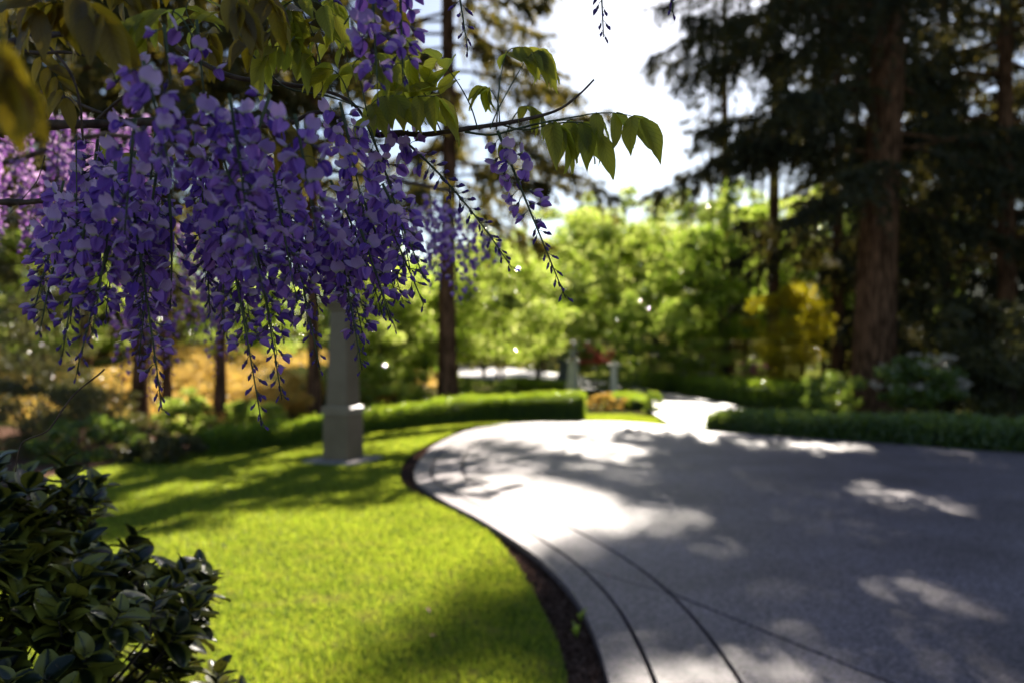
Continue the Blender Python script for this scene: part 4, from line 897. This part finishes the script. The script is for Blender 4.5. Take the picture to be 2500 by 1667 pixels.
cl([(915, 345), (902, 300), (898, 270), (925, 240), (960, 235)], 1.04, 3, .056, first=.3, hang=.7, seed=18)
cl([(560, -40), (578, 5), (590, 20)], .85, 3, .062, True, first=.2, hang=1.0, seed=19, spread=1.4)
cl([(620, -60), (640, -20), (665, 10)], .9, 3, .062, True, first=.2, hang=.9, seed=20, spread=1.4)
cl([(480, 110), (440, 40), (390, 25), (340, 40), (310, 80)], .85, 4, .062, False, first=.3, hang=.75, seed=21)
cl([(190, -30), (175, 0), (120, 10), (80, 40)], .8, 3, .07, True, first=.3, hang=.5, seed=22)
cl([(160, -60), (185, -10), (215, 10), (260, 60)], .75, 3, .075, True, first=.3, hang=.7, seed=23)
cl([(200, 100), (180, 30), (150, -10), (90, -10)], .8, 4, .066, True, first=.2, hang=.6, seed=24)
cl([(100, 100), (70, 60), (40, 25), (0, 20)], .85, 4, .06, True, first=.2, hang=.6, seed=25)
cl([(80, 100), (110, 150), (140, 190), (160, 240)], .95, 4, .05, True, first=.2, hang=.3, seed=26)
cl([(700, 20), (680, 60), (640, 90), (600, 95)], .95, 3, .052, True, first=.2, hang=.8, seed=27)
cl([(720, 90), (700, 110), (660, 120), (640, 160)], .95, 3, .052, False, first=.2, hang=.8, seed=28)
cl([(300, 120), (260, 60), (230, 40), (200, 60)], .9, 3, .06, True, first=.2, hang=.8, seed=29)
cl([(620, 290), (655, 285), (690, 310), (715, 350)], .86, 2, .055, True, first=.4, hang=.6, seed=30)
cl([(280, 460), (270, 440), (262, 400), (290, 380)], 1.05, 2, .045, False, first=.3, hang=.4, seed=31)
cl([(20, -80), (5, 20), (0, 120), (15, 180)], .42, 3, .048, True, first=.55, hang=.95, seed=32, single_=True)
cl([(-90, 60), (-50, 90), (-20, 110), (20, 200)], .45, 3, .05, True, first=.4, hang=1.0, seed=34, single_=True)
cl([(500, 110), (470, 60), (455, 20), (480, -30)], .95, 4, .055, False, first=.2, hang=.5, seed=35)
cl([(840, 60), (870, 20), (900, 0), (930, -10)], .95, 3, .055, True, first=.2, hang=.6, seed=36)
cl([(660, 60), (700, 10), (760, 0), (820, 40)], .98, 3, .05, False, first=.2, hang=.7, seed=37)
gg = random.Random(3)
for i in range(14):
    x = gg.uniform(-40, 820); y = gg.uniform(-60, 120); d = gg.uniform(-90, 90)
    cl([(x, y), (x+d*.5, y-20), (x+d, y-10), (x+d*1.5, y+30)], gg.uniform(.95, 1.2), 4, .052, x < 520, first=.2, hang=.65, seed=60+i, single_=False)
if leaf_items: join_stuff('leaf_mass', leaf_items, vine)

# a second wisteria further back, pink tinged
V2 = P(0, 300, 2.6)
vine2 = empty('wisteria_vine', tuple(V2), 'blurred pink mauve wisteria clusters hanging further back at the left', 'wisteria')
store2 = []
mb = MB(); mb.tube(spline([P(-300, 420, 2.6)-V2, P(0, 400, 2.6)-V2, P(250, 330, 2.6)-V2, P(520, 380, 2.5)-V2, P(900, 430, 2.4)-V2, P(1120, 470, 2.3)-V2], 5), [.012-.0003*i for i in range(26)], 7); mb.build('branch', M['w_twig'], vine2)
g = random.Random(9)
BACK = [(490, 560, 530, 900, 2.6, 1), (540, 600, 560, 870, 2.6, 1), (455, 540, 470, 820, 2.7, 1), (520, 520, 500, 800, 2.5, 1), (350, 560, 370, 960, 2.3, 1), (300, 600, 300, 920, 2.3, 1), (400, 640, 420, 900, 2.4, 1),
        (1050, 470, 1075, 690, 2.3, 0), (1100, 490, 1120, 730, 2.3, 0), (1140, 520, 1150, 720, 2.4, 0), (1020, 500, 1040, 660, 2.3, 0), (1190, 560, 1200, 640, 2.4, 0), (1080, 500, 1050, 700, 2.4, 0)]
for i in range(22):
    x = g.uniform(-40, 400); BACK.append((x, 250+g.uniform(0, 200), x-10, 480+g.uniform(0, 160), g.uniform(2.1, 3.0), 1))
for i, (x0, y0, x1, y1, Y, pk) in enumerate(BACK):
    a = P(x0, y0, Y); b = P(x1, y1, Y); d = b-a
    raceme(vine2, a, d.length/1.1, d.x/max(.01, -d.z), .9, 900+i, PB if pk else BL, store2, 0.62, 1.15)
join_stuff('blossom_mass', [(e[2], Matrix.Translation(e[4]-V2) @ e[3]) for e in store2], vine2)

# ------------------------------------------------------------------ variegated shrub in the near left corner
def vleaf(seed):
    g = random.Random(seed); mb = MB(); nv, nu = 6, 4; v, u, f = [], [], []
    for j in range(nv+1):
        t = j/nv; w_ = math.sin(PI*min(1, t**0.85*0.94+0.03))**0.6*0.74
        for i in range(nu+1):
            s = i/nu*2-1; v.append((t, s*w_/2*1.05, -0.3*t*t*g.uniform(.8, 1)+0.16*abs(s)*w_+0.02*math.sin(7*t+s*2+seed))); u.append((i/nu, t))
    for j in range(nv):
        for i in range(nu): a = j*(nu+1)+i; f.append((a, a+1, a+nu+2, a+nu+1))
    mb.add(v, f, 0, u); return mb.mesh('leaf', M['variegated'])
VL = [vleaf(i) for i in range(5)]
BC = Vector((-1.15, 1.55, 0)); bush = empty('variegated_shrub', tuple(BC), 'glossy evergreen shrub with cream edged leaves in the near lower left corner', 'shrub')
g = random.Random(77); leaves = []; mb = MB(); CEN = Vector((0, 0, 0.66)); RAD = Vector((0.64, 0.62, 0.69))
for i in range(950):
    d = Vector((g.gauss(0, 1), g.gauss(0, 1)-0.4, g.gauss(0, 1)+0.25)).normalized(); r = g.uniform(0.72, 1.0)**0.6*(1+0.10*math.sin(d.x*9)*math.cos(d.z*8))
    tip = CEN+Vector((d.x*RAD.x, d.y*RAD.y, d.z*RAD.z))*r
    if tip.z < 0.05: continue
    gr = (d*0.6+Vector((0, 0, .7))+Vector((g.uniform(-.4, .4), g.uniform(-.4, .4), 0))).normalized(); st = tip-gr*g.uniform(.08, .16)
    if i % 2 == 0: mb.tube([CEN*0.4, (CEN*.7).lerp(st, .6), st, tip], [0.008, 0.004, 0.0022, 0.0012], 4)
    nl = g.randrange(6, 10); e1 = gr.orthogonal().normalized(); e2 = gr.cross(e1)
    for k in range(nl):
        a = k*2.4+g.uniform(-.3, .3); h = k/nl; rad_ = e1*math.cos(a)+e2*math.sin(a); x = (rad_*(1.15-h*0.7)+gr*(0.25+h*0.9)).normalized()
        L = g.uniform(.044, .078)*(1.1-0.45*h); m = Matrix.Translation(tip-gr*0.06*(1-h)) @ frame(x, gr+Vector((0, 0, .3))) @ Matrix.Scale(L, 4); leaves.append((m, VL[g.randrange(5)]))
mb.tube([(0, 0, -.12), (0, 0, .15), (.03, 0, .35)], [.02, .016, .01], 7); mb.build('stem', M['bark_grey'], bush)
def key(e):
    p = BC+e[0].translation; px = 1250+p.x/p.y*F; py = 850-(p.z-H)/p.y*F
    return (0 if (-30 < px < 560 and py < 1700) else 1, p.y)
leaves.sort(key=key)
for m, me in leaves[:300]: link_obj('leaf', me, bush, m)
join_stuff('leaf_mass', [(me, m) for m, me in leaves[300:]], bush)

# ------------------------------------------------------------------ small things
def weed(px, py, n, L, label):
    gp = G(px, py, -0.07); r = empty('weed', tuple(gp), label, 'weed'); g = random.Random(px)
    for k in range(n):
        a = g.uniform(0, 6.28); e = Vector((math.cos(a)*.5, math.sin(a)*.5, 1.0)).normalized()
        m = Matrix.Translation((0, 0, 0.01+0.006*k)) @ frame(e, Vector((0, 0, 1)) if abs(e.z) < .95 else Vector((1, 0, 0))) @ Matrix.Scale(L*g.uniform(.7, 1.2), 4); link_obj('leaf', WL, r, m)
WL = leaflet_mesh(77, M['maple'])
weed(1418, 1520, 6, .06, 'small bright weed against the kerb, the upper of two'); weed(1408, 1560, 8, .07, 'slightly larger weed against the kerb, the lower of two')
for px, py, L, z, lab in [(1042, 1482, .05, 0.01, 'red fallen leaf in the shade on the lawn'), (1050, 1550, .05, 0.01, 'darker red fallen leaf lower on the lawn'), (1484, 1402, .035, 0.006, 'orange fallen leaf on the driveway paving')]:
    gp = G(px, py, z); o = link_obj('fallen_leaf', None or bpy.data.meshes.get('fl') or leaflet_mesh(5, M['red']), None, Matrix.Translation(gp) @ Matrix.Rotation(px, 4, 'Z') @ Matrix.Scale(L, 4)); tag(o, lab, 'leaf')
print('conifer cards', NL, 'blossoms', len(store), len(store2), 'leaflets', n_single, 'bush leaves', len(leaves))
